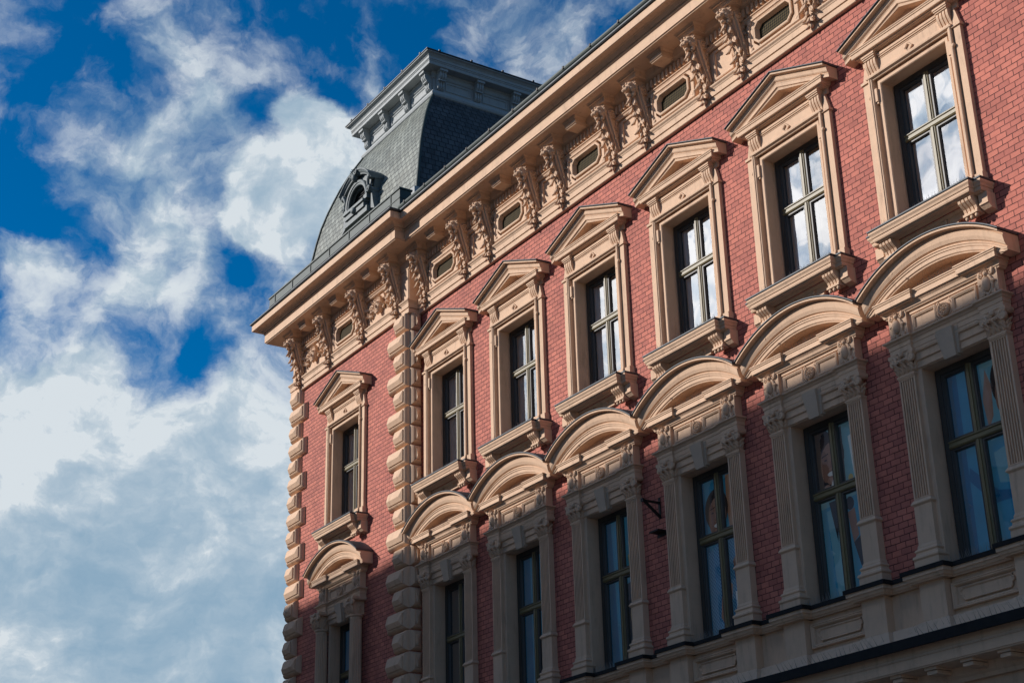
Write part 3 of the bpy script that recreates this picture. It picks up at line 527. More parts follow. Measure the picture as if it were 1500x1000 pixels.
for s in (-1, 1):
    t_.blob((s*.25, -.075, -.30), (.045, .03, .045), seg=10, rings=6); t_.tube([(s*.25 + .06*cos(k*.7), -.068, -.30 + .06*sin(k*.7)) for k in range(10)], .012, 5)
    t_.box(s*1.16-.09, s*1.16+.09, -.20, -.001, -.40, -.20); t_.extrude([(-.19, -.40), (-.12, -.47), (0, -.50), (0, -.40)], s*1.16-.09, s*1.16+.09, SIDE)
sill_me = t_.mesh('window_sill', 'plaster')
f_ = MB(); FL = [(-.1, -.008), (.105, -.012), (.115, .0), (.115, .022), (-.1, .05)]; corn(f_, 1.17, .24, FL); corn(f_, 1.03, .36, [(x, z+.004) for x, z in FL]); sfl_me = f_.mesh('sill_flashing', 'lead')
k_ = MB(); pr = [(-.06, -.205), (-.325, -.205), (-.335, -.235), (-.325, -.275), (-.275, -.32), (-.225, -.36), (-.205, -.41), (-.215, -.445), (-.06, -.445)]
for q in (-.11, -.037, .037, .11): k_.extrude(pr, q-.026, q+.026, SIDE)
k_.extrude([(y+.025 if y < -.07 else y, z) for y, z in pr], -.13, .13, SIDE); k_.box(-.15, .15, -.235, -.05, -.485, -.445)
for q in (-.10, 0, .10): k_.blob((q, -.19, -.515), (.035, .035, .04), seg=8, rings=6)
sb_me = k_.mesh('sill_bracket', 'plaster')

# ---- window joinery: outer frame, transom, mullion, four casements with panes
def joinery(hw, z0, zt, z1):
    """frame (with its child meshes) for an opening of half width hw from z0 to z1 with the transom at zt"""
    fr = MB(); fr.sweep(ushape(hw, z0, z1), [(0, -.34), (0, -.235), (.10, -.235), (.10, -.25), (.115, -.265), (.115, -.34)], FACE); fr.box(-hw, hw, .235, .34, z0, z0+.09)
    tr = MB(); tr.extrude([(.33, zt-.065), (.235, zt-.065), (.215, zt-.04), (.215, zt-.02), (.225, zt-.01), (.225, zt+.025), (.205, zt+.04), (.205, zt+.055), (.23, zt+.065), (.33, zt+.065)], -hw+.10, hw-.10, SIDE)
    mu = MB()
    for za, zb in ((z0+.09, zt-.066), (zt+.066, z1-.10)):
        mu.extrude([(-.06, .30), (-.06, .245), (-.045, .235), (-.025, .235), (-.02, .215), (.02, .215), (.025, .235), (.045, .235), (.06, .245), (.06, .30)], za, zb, lambda x, y, z: (x, y, z))
    sa = MB()
    for za, zb in ((z0+.09, zt-.066), (zt+.066, z1-.116)):
        for xa, xb in ((-hw+.116, -.061), (.061, hw-.116)):
            sa.sweep([(xa, za), (xb, za), (xb, zb), (xa, zb)][::-1], [(0, -.32), (0, -.255), (.035, -.255), (.05, -.275), (.05, -.32)], FACE, closed=True)
    return fr, tr, mu, sa
def panes(hw, z0, zt, z1):
    out = []
    for za, zb in ((z0+.09, zt-.066), (zt+.066, z1-.116)):
        for xa, xb in ((-hw+.116, -.061), (.061, hw-.116)):
            p = MB(); p.add([(xa+.04, .30, za+.04), (xb-.04, .30, za+.04), (xb-.04, .30, zb-.04), (xa+.04, .30, zb-.04)], [(0, 1, 2, 3)]); me = p.mesh('window_pane', 'glass'); me.flip_normals() if me.polygons[0].normal.y > 0 else None; out.append(me)
    return out
UPJ = [m.mesh(n, k) for m, n, k in zip(joinery(.73, .06, 1.80, 2.94)[:4], ('window', 'transom', 'mullion', 'casement'), ('frame', 'olive', 'olive', 'frame'))]; UPP = panes(.73, .06, 1.80, 2.94)
LOJ = [m.mesh(n, k) for m, n, k in zip(joinery(.69, -5.88, -3.90, -2.57)[:4], ('window', 'transom', 'mullion', 'casement'), ('frame', 'olive', 'olive', 'frame'))]; LOP = panes(.69, -5.88, -3.90, -2.57)
def put_window(J, Pn, x, y):
    o = obj('window', J[0], bld, (x, y, 0)); obj('transom', J[1], o); obj('mullion', J[2], o); obj('casement', J[3], o)
    for p in Pn: obj('window_pane', p, o)
for x, y in WINS:
    o = obj('window_surround', arch_me, bld, (x, y, 0))
    obj('side_strip', strip_me, o); obj('side_strip', stripm_me, o); obj('console', cons_me, o, (-.865, 0, 0)); obj('console', cons_me, o, (.865, 0, 0))
    obj('pediment', ped_me, o); obj('pediment_flashing', pfl_me, o); obj('window_sill', sill_me, o); obj('sill_flashing', sfl_me, o)
    obj('sill_bracket', sb_me, o, (-.89, 0, 0)); obj('sill_bracket', sb_me, o, (.89, 0, 0))
    put_window(UPJ, UPP, x, y)

# ---- lower windows: pilasters, entablature with cartouches and rosette, segmental pediment
a = MB()
a.sweep(ushape(.72, -5.88, -2.565), [(0, -.26), (0, .04), (-.01, .05), (-.085, .05), (-.09, -.02), (-.03, -.02), (-.03, -.26)], FACE)
for z0, z1, h in ((-2.545, -2.43, .075), (-2.42, -2.30, .105), (-2.29, -2.215, .135)): a.box(-.80, .80, -h, -.001, z0, z1)
a.extrude([(-.0, -2.43), (-.085, -2.43), (-.105, -2.415), (0, -2.40)], -.80, .80, SIDE)
a.extrude([(-.0, -2.30), (-.11, -2.30), (-.14, -2.285), (-.15, -2.25), (-.13, -2.215), (0, -2.215)], -.80, .80, SIDE)
EN = [(-.03, -2.215), (.02, -2.215), (.02, -2.13), (.03, -2.125), (.03, -2.06), (.045, -2.05), (.06, -2.02), (.10, -2.0), (.10, -1.975), (-.03, -1.96)]
corn(a, 1.16, .125, EN)
for s in (-1, 1):
    mb = MB(); corn(mb, .215, .17, EN); a.add([(x+s*.98, y, z) for x, y, z in mb.v], mb.f)
    mb = MB(); mb.box(-.20, .20, -.175, -.001, -1.965, -1.52); corn(mb, .20, .175, [(-.02, -1.965), (.02, -1.965), (.02, -1.93), (-.02, -1.92)]); a.add([(x+s*.98, y, z) for x, y, z in mb.v], mb.f)
a.box(-.80, .80, -.10, -.001, -1.965, -1.52)
for x0, x1 in ((-.70, -.17), (.17, .70)): a.sweep([(x0, -1.92), (x1, -1.92), (x1, -1.63), (x0, -1.63)][::-1], [(0, .09), (0, .135), (.02, .145), (.05, .125), (.055, .09)], FACE, closed=True)
a.box(-.74, .74, -.125, -.001, -1.60, -1.52)
corn(a, 1.2, .13, [(-.03, -1.545), (.03, -1.545), (.045, -1.52), (.06, -1.515), (.075, -1.47), (.10, -1.445), (-.03, -1.44)])
low_me = a.mesh('window_surround', 'plaster')
r_ = MB(); zr = -1.785
r_.sweep([(.115*cos(k*pi/10), zr + .115*sin(k*pi/10)) for k in range(20)][::-1], [(0, .09), (0, .15), (.012, .165), (.03, .15), (.035, .09)], FACE, closed=True)
r_.blob((0, -.12, zr), (.035, .055, .035)); r_.blob((0, -.10, zr), (.09, .03, .09), seg=12)
for k in range(8): q = k*pi/4; r_.blob((.06*cos(q), -.125, zr+.06*sin(q)), (.025, .03, .025), seg=6, rings=5)
for s in (-1, 1):
    for rr in (.155, .195): r_.tube([(s*rr*cos(q), -.115, zr+rr*1.0*sin(q)) for q in [-.95 + 1.9*k/10 for k in range(11)]], .017, 5)
ros_me = r_.mesh('rosette', 'plaster')
k_ = MB(); k_.add([(-.12, -.135, -2.63), (.12, -.135, -2.63), (.17, -.225, -2.15), (-.17, -.225, -2.15), (-.12, -.03, -2.63), (.12, -.03, -2.63), (.17, -.03, -2.15), (-.17, -.03, -2.15)], [(0, 1, 2, 3), (5, 4, 7, 6), (0, 3, 7, 4), (1, 5, 6, 2), (3, 2, 6, 7), (0, 4, 5, 1)])
k_.add([(-.17, -.10, -2.60), (.17, -.10, -2.60), (.245, -.16, -2.16), (-.245, -.16, -2.16), (-.17, -.02, -2.60), (.17, -.02, -2.60), (.245, -.02, -2.16), (-.245, -.02, -2.16)], [(0, 1, 2, 3), (5, 4, 7, 6), (0, 3, 7, 4), (1, 5, 6, 2), (3, 2, 6, 7), (0, 4, 5, 1)])
key_me = k_.mesh('keystone', 'keystone')
c_ = MB(); zc = -1.745; c_.blob((0, -.20, zc-.01), (.075, .075, .125), seg=14, rings=10)
c_.tube([(.10*cos(q), -.19, zc-.01+.155*sin(q)) for q in [2*pi*k/20 for k in range(21)]], .026, 6)
for s in (-1, 1):
    for zz in (-.17, .0, .16): c_.tube([(s*(.105 + .045*(1-k/12)*cos(k*.7)), -.20, zc+zz+.045*(1-k/12)*sin(k*.7)) for k in range(11)], .02, 5, .012)
    c_.blob((s*.13, -.19, zc+.19), (.035, .04, .06), seg=7, rings=5); c_.leaf((s*.08, -.185, zc-.12), (s*.8, -.1, -1), (0, -1, 0), .14, .07, .03, .6)
for q in (-.4, 0, .4): c_.leaf((0, -.19, zc+.13), (q, -.15, 1), (0, -1, 0), .13, .07, .03, .8)
c_.blob((0, -.22, zc+.17), (.035, .035, .04), seg=7, rings=5); c_.blob((0, -.20, zc-.19), (.03, .035, .04), seg=7, rings=5)
car_me = c_.mesh('cartouche', 'plaster')
# capital of the composite order
def capital(hw, d, z0, z1, mb, round_=False):
    zt = z1; rc = random.Random(5)
    ab = [(-hw-.10, -d-.075), (-hw*.5, -d-.03), (0, -d-.05), (hw*.5, -d-.03), (hw+.10, -d-.075), (hw+.10, -.005), (-hw-.10, -.005)]
    mb.extrude([(x, y) for x, y in ab], zt-.06, zt, lambda x, y, z: (x, y, z)); mb.extrude([(x*.95, y*.95 if y < -.01 else y) for x, y in ab], zt-.085, zt-.06, lambda x, y, z: (x, y, z))
    mb.box(-hw+.02, hw-.02, -d+.0, -.005, z0, zt-.08); mb.blob((0, -d-.06, zt-.04), (.05, .035, .05), seg=8, rings=6)
    for s in (-1, 1):
        cx, cz = s*(hw+.02), zt-.135
        mb.tube([(cx + (.085-.0042*k)*cos(2.0 + k*.5)*s, -d-.055, cz + (.085-.0042*k)*sin(2.0 + k*.5)) for k in range(18)], .024, 6, .018)
        mb.blob((cx, -d-.03, cz), (.075, .045, .075), seg=10, rings=6)
        mb.tube([(s*(hw+.055), y, cz + .075*cos(k*pi)) for k, y in ((0, -d-.02), (0, -d+.05), (0, -.02))], .04, 6)
    mb.tube([(-hw, -d-.05, zt-.12), (0, -d-.06, zt-.14), (hw, -d-.05, zt-.12)], .02, 5)
    for k in range(7): mb.blob((-hw*.75 + hw*1.5*k/6, -d-.05, zt-.155), (.02, .03, .028), seg=6, rings=5)
    for row, (zz, ln, n) in enumerate(((z0+.01, .13, 4), (z0+.07, .16, 3))):
        for k in range(n):
            x = -hw*.82 + hw*1.64*(k/(n-1)); mb.leaf((x, -d+.005, zz), (x*.3, -.25, 1), (0, -1, .1), ln, hw*.62, .035, 1.6)
        for s in (-1, 1): mb.leaf((s*(hw-.02), -d*.5, zz), (s*.25, 0, 1), (s, 0, 0), ln, .11, .03, 1.5)
    return mb
cp_ = capital(.175, .14, -2.595, -2.215, MB()); cp_.box(-.19, .19, -.155, -.005, -2.63, -2.595); cp_.box(-.18, .18, -.145, -.005, -2.655, -2.63)
cap_me = cp_.mesh('capital', 'plaster')
pl = MB(); hw, d = .175, .13
n = 6; fw_ = .034; gap = (2*hw - .03 - n*fw_)/(n+1); zf0, zf1 = -4.70, -2.68
pl.box(-hw, hw, -d+.032, -.001, -4.72, -2.64); x = -hw
edges = [(-hw, -hw+.015+gap)] + [(-hw+.015+gap+k*(fw_+gap)+fw_, -hw+.015+gap+k*(fw_+gap)+fw_+gap) for k in range(n-1)] + [(hw-.015-gap, hw)]
for x0, x1 in edges: pl.box(x0, x1, -d, -d+.034, -4.72, -2.64)
for k in range(n): x0 = -hw+.015+gap+k*(fw_+gap); pl.box(x0, x0+fw_, -d+.001, -d+.034, -4.72, zf0+.0); pl.box(x0, x0+fw_, -d+.001, -d+.034, zf1, -2.64)
corn(pl, hw, d, [(-.02, -4.83), (.015, -4.83), (.03, -4.815), (.045, -4.80), (.045, -4.785), (.01, -4.73), (-.02, -4.72)])
pl.box(-hw-.012, hw+.012, -d-.012, -.001, -5.46, -4.825)
corn(pl, hw, d, [(-.02, -5.86), (.085, -5.86), (.085, -5.73), (.075, -5.725), (.10, -5.695), (.095, -5.66), (.06, -5.64), (.05, -5.60), (.07, -5.575), (.06, -5.55), (.03, -5.53), (.03, -5.50), (.014, -5.46), (-.02, -5.455)])
pil_me = pl.mesh('pilaster', 'plaster')
cl = MB(); R0 = .165
cl.lathe([(.02, -5.86), (.25, -5.86), (.25, -5.74), (.255, -5.70), (.24, -5.66), (.20, -5.63), (.19, -5.59), (.215, -5.56), (.20, -5.53), (.175, -5.50), (R0+.01, -5.48), (R0+.01, -4.9), (R0+.03, -4.88), (R0+.03, -4.84), (R0, -4.82), (R0, -4.80), (R0, -4.76), (R0-.01, -2.80), (R0-.01, -2.76), (R0-.01, -2.72), (R0+.025, -2.69), (R0+.025, -2.655), (R0, -2.64), (.02, -2.60)], 0, -.17, 40, .022, -4.79, -2.77)
colm_me = cl.mesh('fluted_column', 'plaster')
cc_ = capital(.165, .33, -2.64, -2.215, MB()); ccap_me = cc_.mesh('capital', 'plaster')
# segmental pediment
ch, zE, cr = 1.55, -1.10, .53; Rr = (ch*ch+cr*cr)/(2*cr); zo = zE + cr - Rr
arc = [(-ch + 2*ch*k/36, zo + sqrt(Rr*Rr - (-ch+2*ch*k/36)**2)) for k in range(37)]
g_ = MB()
g_.sweep(arc, [(0, -.01), (0, .48), (-.03, .48), (-.035, .36), (-.05, .35), (-.075, .375), (-.10, .37), (-.17, .355), (-.23, .325), (-.24, .30), (-.25, .29), (-.285, .315), (-.29, .30), (-.325, .295), (-.33, .28), (-.395, .275), (-.41, .255), (-.43, .25), (-.43, -.01)], FACE, const=(0, 1), zmin=-1.40)
HC = [(-.04, -1.445), (.0, -1.445), (.015, -1.435), (.015, -1.425), (.04, -1.42), (.04, -1.33), (.055, -1.325), (.055, -1.305), (.07, -1.295), (.07, -1.275), (-.04, -1.265)]
corn(g_, 1.275, .225, HC)
for x0, x1 in ((-1.29, -.52), (.52, 1.29)):
    mb = MB(); corn(mb, (x1-x0)/2 - .02, .285, HC); g_.add([(x+(x0+x1)/2, y, z) for x, y, z in mb.v], mb.f)
pts = [(x, z-.40) for x, z in arc if z-.40 > -1.29]
g_.add([(x, -.015, z) for x, z in pts] + [(pts[-1][0], -.015, -1.42), (pts[0][0], -.015, -1.42)], [tuple(range(len(pts)+2))])
g_.blob((-.72, -.452, -.93), (.02, .012, .02), seg=6, rings=4)
arcp_me = g_.mesh('arched_pediment', 'plaster')
f_ = MB(); f_.sweep([(x*1.012, z) for x, z in arc], [(.003, -.01), (.003, .485), (.012, .50), (.028, .50), (.04, .485), (.06, -.01)], FACE, const=(0, 1)); afl_me = f_.mesh('arch_flashing', 'lead')
for i, (x, y) in enumerate(WINS):
    o = obj('window_surround', low_me, bld, (x, y, 0))
    obj('arched_pediment', arcp_me, o); obj('arch_flashing', afl_me, o); obj('keystone', key_me, o); obj('rosette', ros_me, o)
    for s in (-1, 1):
        obj('cartouche', car_me, o, (s*.98, 0, 0))
        obj('fluted_column' if i == 0 else 'pilaster', colm_me if i == 0 else pil_me, o, (s*.98, 0, 0)); obj('capital', ccap_me if i == 0 else cap_me, o, (s*.98, 0, 0))
    put_window(LOJ, LOP, x, y)

# ---- sill course with pedestals and panels, then the belt cornice
PP = [(XL-.02, 6.0), (XL-.02, -P), (XR, -P), (XR, 0), (XE, 0)]
sc = MB(); SCP = [(-.05, -6.10), (.10, -6.10), (.11, -6.08), (.13, -6.07), (.15, -6.03), (.17, -6.02), (.17, -5.93), (-.05, -5.90)]
sc.sweep(PP, SCP, PLAN)
sc.sweep(PP, [(-.1, -7.0), (.36, -7.0), (.36, -6.955), (.345, -6.95), (.26, -6.86), (.16, -6.72), (.11, -6.70), (.10, -6.68), (-.1, -6.67)], PLAN)
obj('sill_course', sc.mesh('sill_course', 'plaster'), bld)
sf = MB(); sf.sweep(PP, [(-.05, -5.93), (.172, -5.932), (.174, -5.965), (.20, -5.965), (.20, -5.895), (-.05, -5.86)], PLAN); obj('sill_course_flashing', sf.mesh('sill_course_flashing', 'tar'), bld)
pe = MB(); pe.box(-.26, .26, -.20, -.02, -6.68, -6.10, 0, 0); corn(pe, .26, .20, SCP)
pe.sweep([(-.26, .0), (-.26, -.20), (.26, -.20), (.26, .0)], [(-.05, -7.0), (.24, -7.0), (.24, -6.955), (.225, -6.95), (.15, -6.86), (.06, -6.72), (.01, -6.70), (.01, -6.68), (-.05, -6.67)], PLAN)
ped2_me = pe.mesh('pedestal', 'plaster')
pf = MB(); corn(pf, .26, .20, [(-.05, -5.925), (.172, -5.927), (.174, -5.96), (.20, -5.96), (.20, -5.89), (-.05, -5.855)]); pf_me = pf.mesh('pedestal_flashing', 'tar')
ap = MB(); ap.sweep([(-.68, -6.60), (.68, -6.60), (.68, -6.18), (-.68, -6.18)][::-1], [(0, .02), (0, .085), (.015, .095), (.03, .08), (.045, .085), (.06, .07), (.075, .045), (.08, .02)], FACE, closed=True)
pp_ = [(-.44, -6.50), (.46, -6.50), (.50, -6.46), (.50, -6.42), (.54, -6.39), (.54, -6.34), (.50, -6.31), (.50, -6.28), (-.50, -6.28), (-.50, -6.31), (-.54, -6.34), (-.54, -6.39), (-.50, -6.42), (-.50, -6.46)]
ap.sweep(pp_[::-1], [(0, .02), (0, .06), (.012, .07), (.028, .055), (.028, .02)], FACE, closed=True); ap.extrude(pp_, .02, .045, FACE2); ap_me = ap.mesh('apron_panel', 'plaster')
for x, y in WINS:
    for s in (-1, 1): o = obj('pedestal', ped2_me, bld, (x+s*.955, y, 0)); obj('pedestal_flashing', pf_me, o)
    obj('apron_panel', ap_me, bld, (x, y, 0))
bc = MB()
bc.sweep(PP, [(-.1, -7.72), (.12, -7.72), (.13, -7.66), (.17, -7.62), (.18, -7.50), (.58, -7.48), (.585, -7.46), (.60, -7.455), (.60, -7.31), (.615, -7.305), (.615, -7.285), (.60, -7.27), (.60, -7.15), (.66, -7.10), (.72, -7.09), (.725, -7.06), (-.1, -7.0)], PLAN)
obj('belt_cornice', bc.mesh('belt_cornice', 'plaster'), bld)
bf = MB(); bf.sweep(PP, [(-.05, -7.0), (.725, -7.056), (.728, -7.18), (.745, -7.19), (.76, -7.18), (.76, -7.025), (-.05, -6.96)], PLAN); obj('belt_flashing', bf.mesh('belt_flashing', 'tar'), bld)
bm_ = MB(); bm_.box(-.10, .10, -.50, -.17, -7.59, -7.535); bm_.box(-.12, .12, -.53, -.17, -7.525, -7.48); bb_me = bm_.mesh('belt_block', 'plaster')
x = XR + .75
while x < XE - .3: obj('belt_block', bb_me, bld, (x, 0, 0)); x += .72
for k in range(-4, 5): obj('belt_block', bb_me, bld, (PC + k*.72, -P, 0))

# ---- corner tower: curved mansard, grey top cornice on brackets, dormer, sheet metal parapet
YC = 3.39
CURVE = [(7.2, -.14), (7.8, -.12), (8.4, -.07), (8.9, .0), (9.4, .09), (9.9, .17), (10.4, .27), (10.9, .41), (11.3, .545), (11.7, .69), (12.1, .87), (12.45, 1.05), (12.75, 1.22)]
ms = MB(); k = len(CURVE)
for sd in range(4):
    for i in range(k-1):
        h0, h1 = YC - CURVE[i][1], YC - CURVE[i+1][1]; z0, z1 = CURVE[i][0], CURVE[i+1][0]
        q = [(-h0, -h0, z0), (h0, -h0, z0), (h1, -h1, z1), (-h1, -h1, z1)]
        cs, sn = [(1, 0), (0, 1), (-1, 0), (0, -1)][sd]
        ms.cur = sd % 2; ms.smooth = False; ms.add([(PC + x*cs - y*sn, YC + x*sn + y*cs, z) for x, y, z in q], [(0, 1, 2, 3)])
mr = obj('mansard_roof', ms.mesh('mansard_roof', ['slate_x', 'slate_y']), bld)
for sx, sy in ((-1, -1), (1, -1), (1, 1), (-1, 1)):
    hp = MB(); hp.tube([(PC + sx*(YC-y+.0), YC + sy*(YC-y+.0), z) for z, y in CURVE], .05, 8); obj('roof_hip', hp.mesh('roof_hip', 'copper'), mr)
TQ = lambda h: [(PC-h, YC-h), (PC+h, YC-h), (PC+h, YC+h), (PC-h, YC+h)]
tcn = MB()
tcn.sweep(TQ(2.12), [(-.3, 12.70), (.05, 12.70), (.10, 12.74), (.12, 12.80), (.105, 12.86), (.06, 12.90), (.05, 12.93), (.03, 12.96), (0, 12.97), (0, 13.36), (.03, 13.38), (.05, 13.42), (.05, 13.50), (.08, 13.53), (.08, 13.575), (.33, 13.58), (.345, 13.59), (.345, 13.69), (.36, 13.695), (.36, 13.715), (.35, 13.72), (.35, 13.74), (.37, 13.745), (.37, 13.83),
    (.385, 13.845), (.40, 13.865), (.43, 13.895), (.47, 13.91), (.485, 13.915), (.485, 13.94), (-.3, 13.95)], PLAN, closed=True)
tp = obj('roof_cornice', tcn.mesh('roof_cornice', 'grey_paint'), bld)
tf = MB(); tf.sweep(TQ(2.12), [(-2.1, 13.97), (.49, 13.945), (.51, 13.955), (.51, 13.985), (-2.1, 14.25)], PLAN, closed=True)
for q in (-2.2, -1.1, 0, 1.1, 2.2): tf.box(PC+q-.03, PC+q+.03, YC-2.645, YC-2.60, 13.98, 14.03); tf.box(PC+2.60, PC+2.645, YC+q-.03, YC+q+.03, 13.98, 14.03)
obj('roof_flashing', tf.mesh('roof_flashing', 'lead'), bld)
rbk = MB(); pr = [(-.01, 13.57), (-.30, 13.57), (-.30, 13.52), (-.25, 13.46), (-.26, 13.40), (-.24, 13.33), (-.18, 13.26), (-.13, 13.21), (-.12, 13.15), (-.13, 13.06), (-.10, 13.0), (-.05, 12.97), (-.01, 12.96)]
for q in (-.085, 0, .085): rbk.extrude(pr, q-.025, q+.025, SIDE)
rbk.extrude([(y+.025 if y < -.06 else y, z) for y, z in pr], -.10, .10, SIDE); rbk.box(-.13, .13, -.31, -.01, 13.50, 13.574, .0, .0); rbk.box(-.115, .115, -.20, -.01, 13.225, 13.255)
rb_me = rbk.mesh('roof_bracket', 'grey_paint')
pnl = MB(); pnl.sweep([(-.44, 13.02), (.44, 13.02), (.44, 13.33), (-.44, 13.33)][::-1], [(0, -.01), (0, .02), (.02, .03), (.045, .02), (.05, -.01)], FACE, closed=True); pn_me = pnl.mesh('roof_panel', 'grey_paint')
for sd in range(4):
    rz = sd*pi/2
    for q in (-1.93, -.645, .645, 1.93):
        o = obj('roof_bracket', rb_me, bld); o.location = (PC + q*cos(rz) + 2.12*sin(rz), YC + q*sin(rz) - 2.12*cos(rz), 0); o.rotation_euler = (0, 0, rz)
    for q in (-1.29, 0, 1.29):
        o = obj('roof_panel', pn_me, tp); o.location = (PC + q*cos(rz) + 2.12*sin(rz), YC + q*sin(rz) - 2.12*cos(rz), 0); o.rotation_euler = (0, 0, rz)
d = MB(); zc = 9.84
d.box(-.81, -.55, .02, .9, 9.30, 10.0, .0); d.box(.55, .81, .02, .9, 9.30, 10.0)
sp = [(.52*cos(pi*k/16), zc + .52*sin(pi*k/16)) for k in range(17)]
hood = [(-.92 + 1.84*k/20, 10.40 + .42*(1-((-.92+1.84*k/20)/.92)**2)) for k in range(21)]
d.add([(x, -.03, z) for x, z in sp] + [(x, .05, z) for x, z in sp], [(i, i+1, 18+i, 17+i) for i in range(16)])
ou = [(.84, 9.84), (.84, 10.40)] + [(x, z) for x, z in hood[::-1][2:-2]] + [(-.84, 10.40), (-.84, 9.84)]
n0 = 17; st = [(x, -.0, z) for x, z in sp]; oo = []
for i in range(17):
    j = i*(len(ou)-1)/16; a0 = int(j); a1 = min(a0+1, len(ou)-1); f = j-a0; oo.append((ou[a0][0]*(1-f)+ou[a1][0]*f, -.0, ou[a0][1]*(1-f)+ou[a1][1]*f))
d.add(st + oo, [(i, i+1, 18+i, 17+i) for i in range(16)])
d.sweep([(.50, 9.66)] + sp + [(-.50, 9.66)], [(0, -.1), (0, .06), (.02, .075), (.06, .075), (.07, .10), (.13, .11), (.15, .09), (.15, -.05)], FACE)
d.extrude(hood + [(.84, 9.3), (-.84, 9.3)], .02, 1.35, lambda x, z, y: (x, y, z)) if False else None
d.extrude([(x, z-.06) for x, z in hood] + [(.84, 9.95), (.60, 9.95), (.60, 10.30), (-.60, 10.30), (-.60, 9.95), (-.84, 9.95)], .06, 1.1, lambda x, z, y: (x, y, z))
for lo, hi in ((0, 8), (12, 20)):
    d.sweep(hood[lo:hi+1], [(.0, -.9), (.0, .20), (-.03, .20), (-.05, .17), (-.09, .15), (-.13, .11), (-.17, .10), (-.17, -.05)], FACE, const=(0, 1))
for s in (-1, 1):
    d.tube([(s*(.14 + (.09-.004*k)*cos(k*.55)), -.19, 10.72 + (.09-.004*k)*sin(k*.55)) for k in range(18)], .03, 6)
    d.tube([(s*.14, y, 10.72) for y in (-.16, .3)], .09, 10)
    d.tube([(s*(.78 + (.10-.004*k)*cos(k*.55)), -.10, 9.90 + (.10-.004*k)*sin(k*.55)) for k in range(18)], .03, 6); d.tube([(s*.78, y, 9.90) for y in (-.08, .4)], .09, 10)
    d.tube([(s*.76, -.06, 9.98), (s*.70, -.07, 10.12), (s*.74, -.09, 10.24), (s*.80, -.09, 10.30)], .05, 6); d.tube([(s*.80, y, 10.30) for y in (-.13, .4)], .075, 10)
    d.extrude([(s*.80, 9.30), (s*1.02, 9.20), (s*.93, 9.45), (s*.84, 9.85), (s*.80, 9.9)], -.02, .5, lambda x, z, y: (x, y, z))
    d.box(s*.62-.10, s*.62+.10, -.12, .3, 9.66, 9.80)
d.blob((0, -.13, 10.62), (.12, .12, .14)); d.blob((0, -.10, 10.78), (.16, .10, .13)); d.tube([(0, -.1, 10.85), (.01, -.08, 10.98)], .035, 6, .01)
for q in (-.9, -.45, 0, .45, .9): d.leaf((0, -.13, 10.66), (q, -.2, 1), (0, -1, 0), .22, .10, .035, .8)
d.box(-.62, .62, -.20, .3, 9.58, 9.66); d.box(-.58, .58, -.15, .3, 9.42, 9.58); d.box(-.70, .70, -.10, .3, 9.24, 9.42); d.blob((0, -.17, 9.52), (.12, .08, .10))
dm = obj('dormer', shift(d, PC, -.06).mesh('dormer', 'zinc'), bld)
lv = MB(); lv.add([(x*1.02, .22, z) for x, z in [(.50, 9.6)] + sp + [(-.50, 9.6)]], [tuple(range(19))]); 
for q in range(9): lv.box(-.5, .5, .12, .20, 9.66 + q*.075, 9.685 + q*.075)
obj('louvre', shift(lv, PC, -.06).mesh('louvre', 'dark'), dm)
pa = MB(); pa.box(-7.30, .92, -.95, -.60, 7.2, 8.13); pa.box(-7.325, .945, -.98, -.57, 8.13, 8.175); pa.box(-7.31, .93, -.965, -.59, 7.86, 7.885)
for q in range(7): x = -6.9 + q*1.22; pa.box(x, x+.03, -.972, -.949, 7.18, 8.128)
obj('roof_parapet', pa.mesh('roof_parapet', 'copper'), bld)
dk = MB(); dk.box(XL-.6, XR+.5, -1.0, 12.9, 7.17, 7.25); dk.box(XR+.5, XE, -.9, 12.9, 7.17, 7.28)
obj('flat_roof', dk.mesh('flat_roof', 'lead'), bld)
hf = MB(); hf.box(.18, .42, -.22, .02, 8.42, 8.66); hf.tube([(.26, -.17, 8.42), (.25, -.2, 8.0), (.3, -.3, 7.5)], .03, 6); obj('hip_foot', hf.mesh('hip_foot', 'grey_paint'), bld)

# ------------------------------------------------------------------ things on and in the building
ORD = ['first', 'second', 'third', 'fourth', 'fifth', 'sixth', 'seventh']
def where(i, fl): return f'the {fl} window under the tower' if i == 0 else f'the {ORD[i-1]} {fl} window from the tower'
rs = random.Random(21)
def spikes(mb, x0, x1, y, z, ln=.11, step=.035, up=(0, -.25, 1), curve=None):
    x = x0
    while x < x1:
        zz = z if curve is None else curve(x)
        if zz is not None:
            d = Vector((up[0] + rs.uniform(-.25, .25), up[1] + rs.uniform(-.35, .35), up[2])).normalized()*ln*rs.uniform(.8, 1.05); p = Vector((x, y, zz)); w = .0035
            mb.add([p+Vector((-w, 0, 0)), p+Vector((w, 0, 0)), p+Vector((0, -2*w, 0)), p+d], [(0, 1, 3), (1, 2, 3), (2, 0, 3), (0, 2, 1)])
        x += step*rs.uniform(.7, 1.3)
    return mb
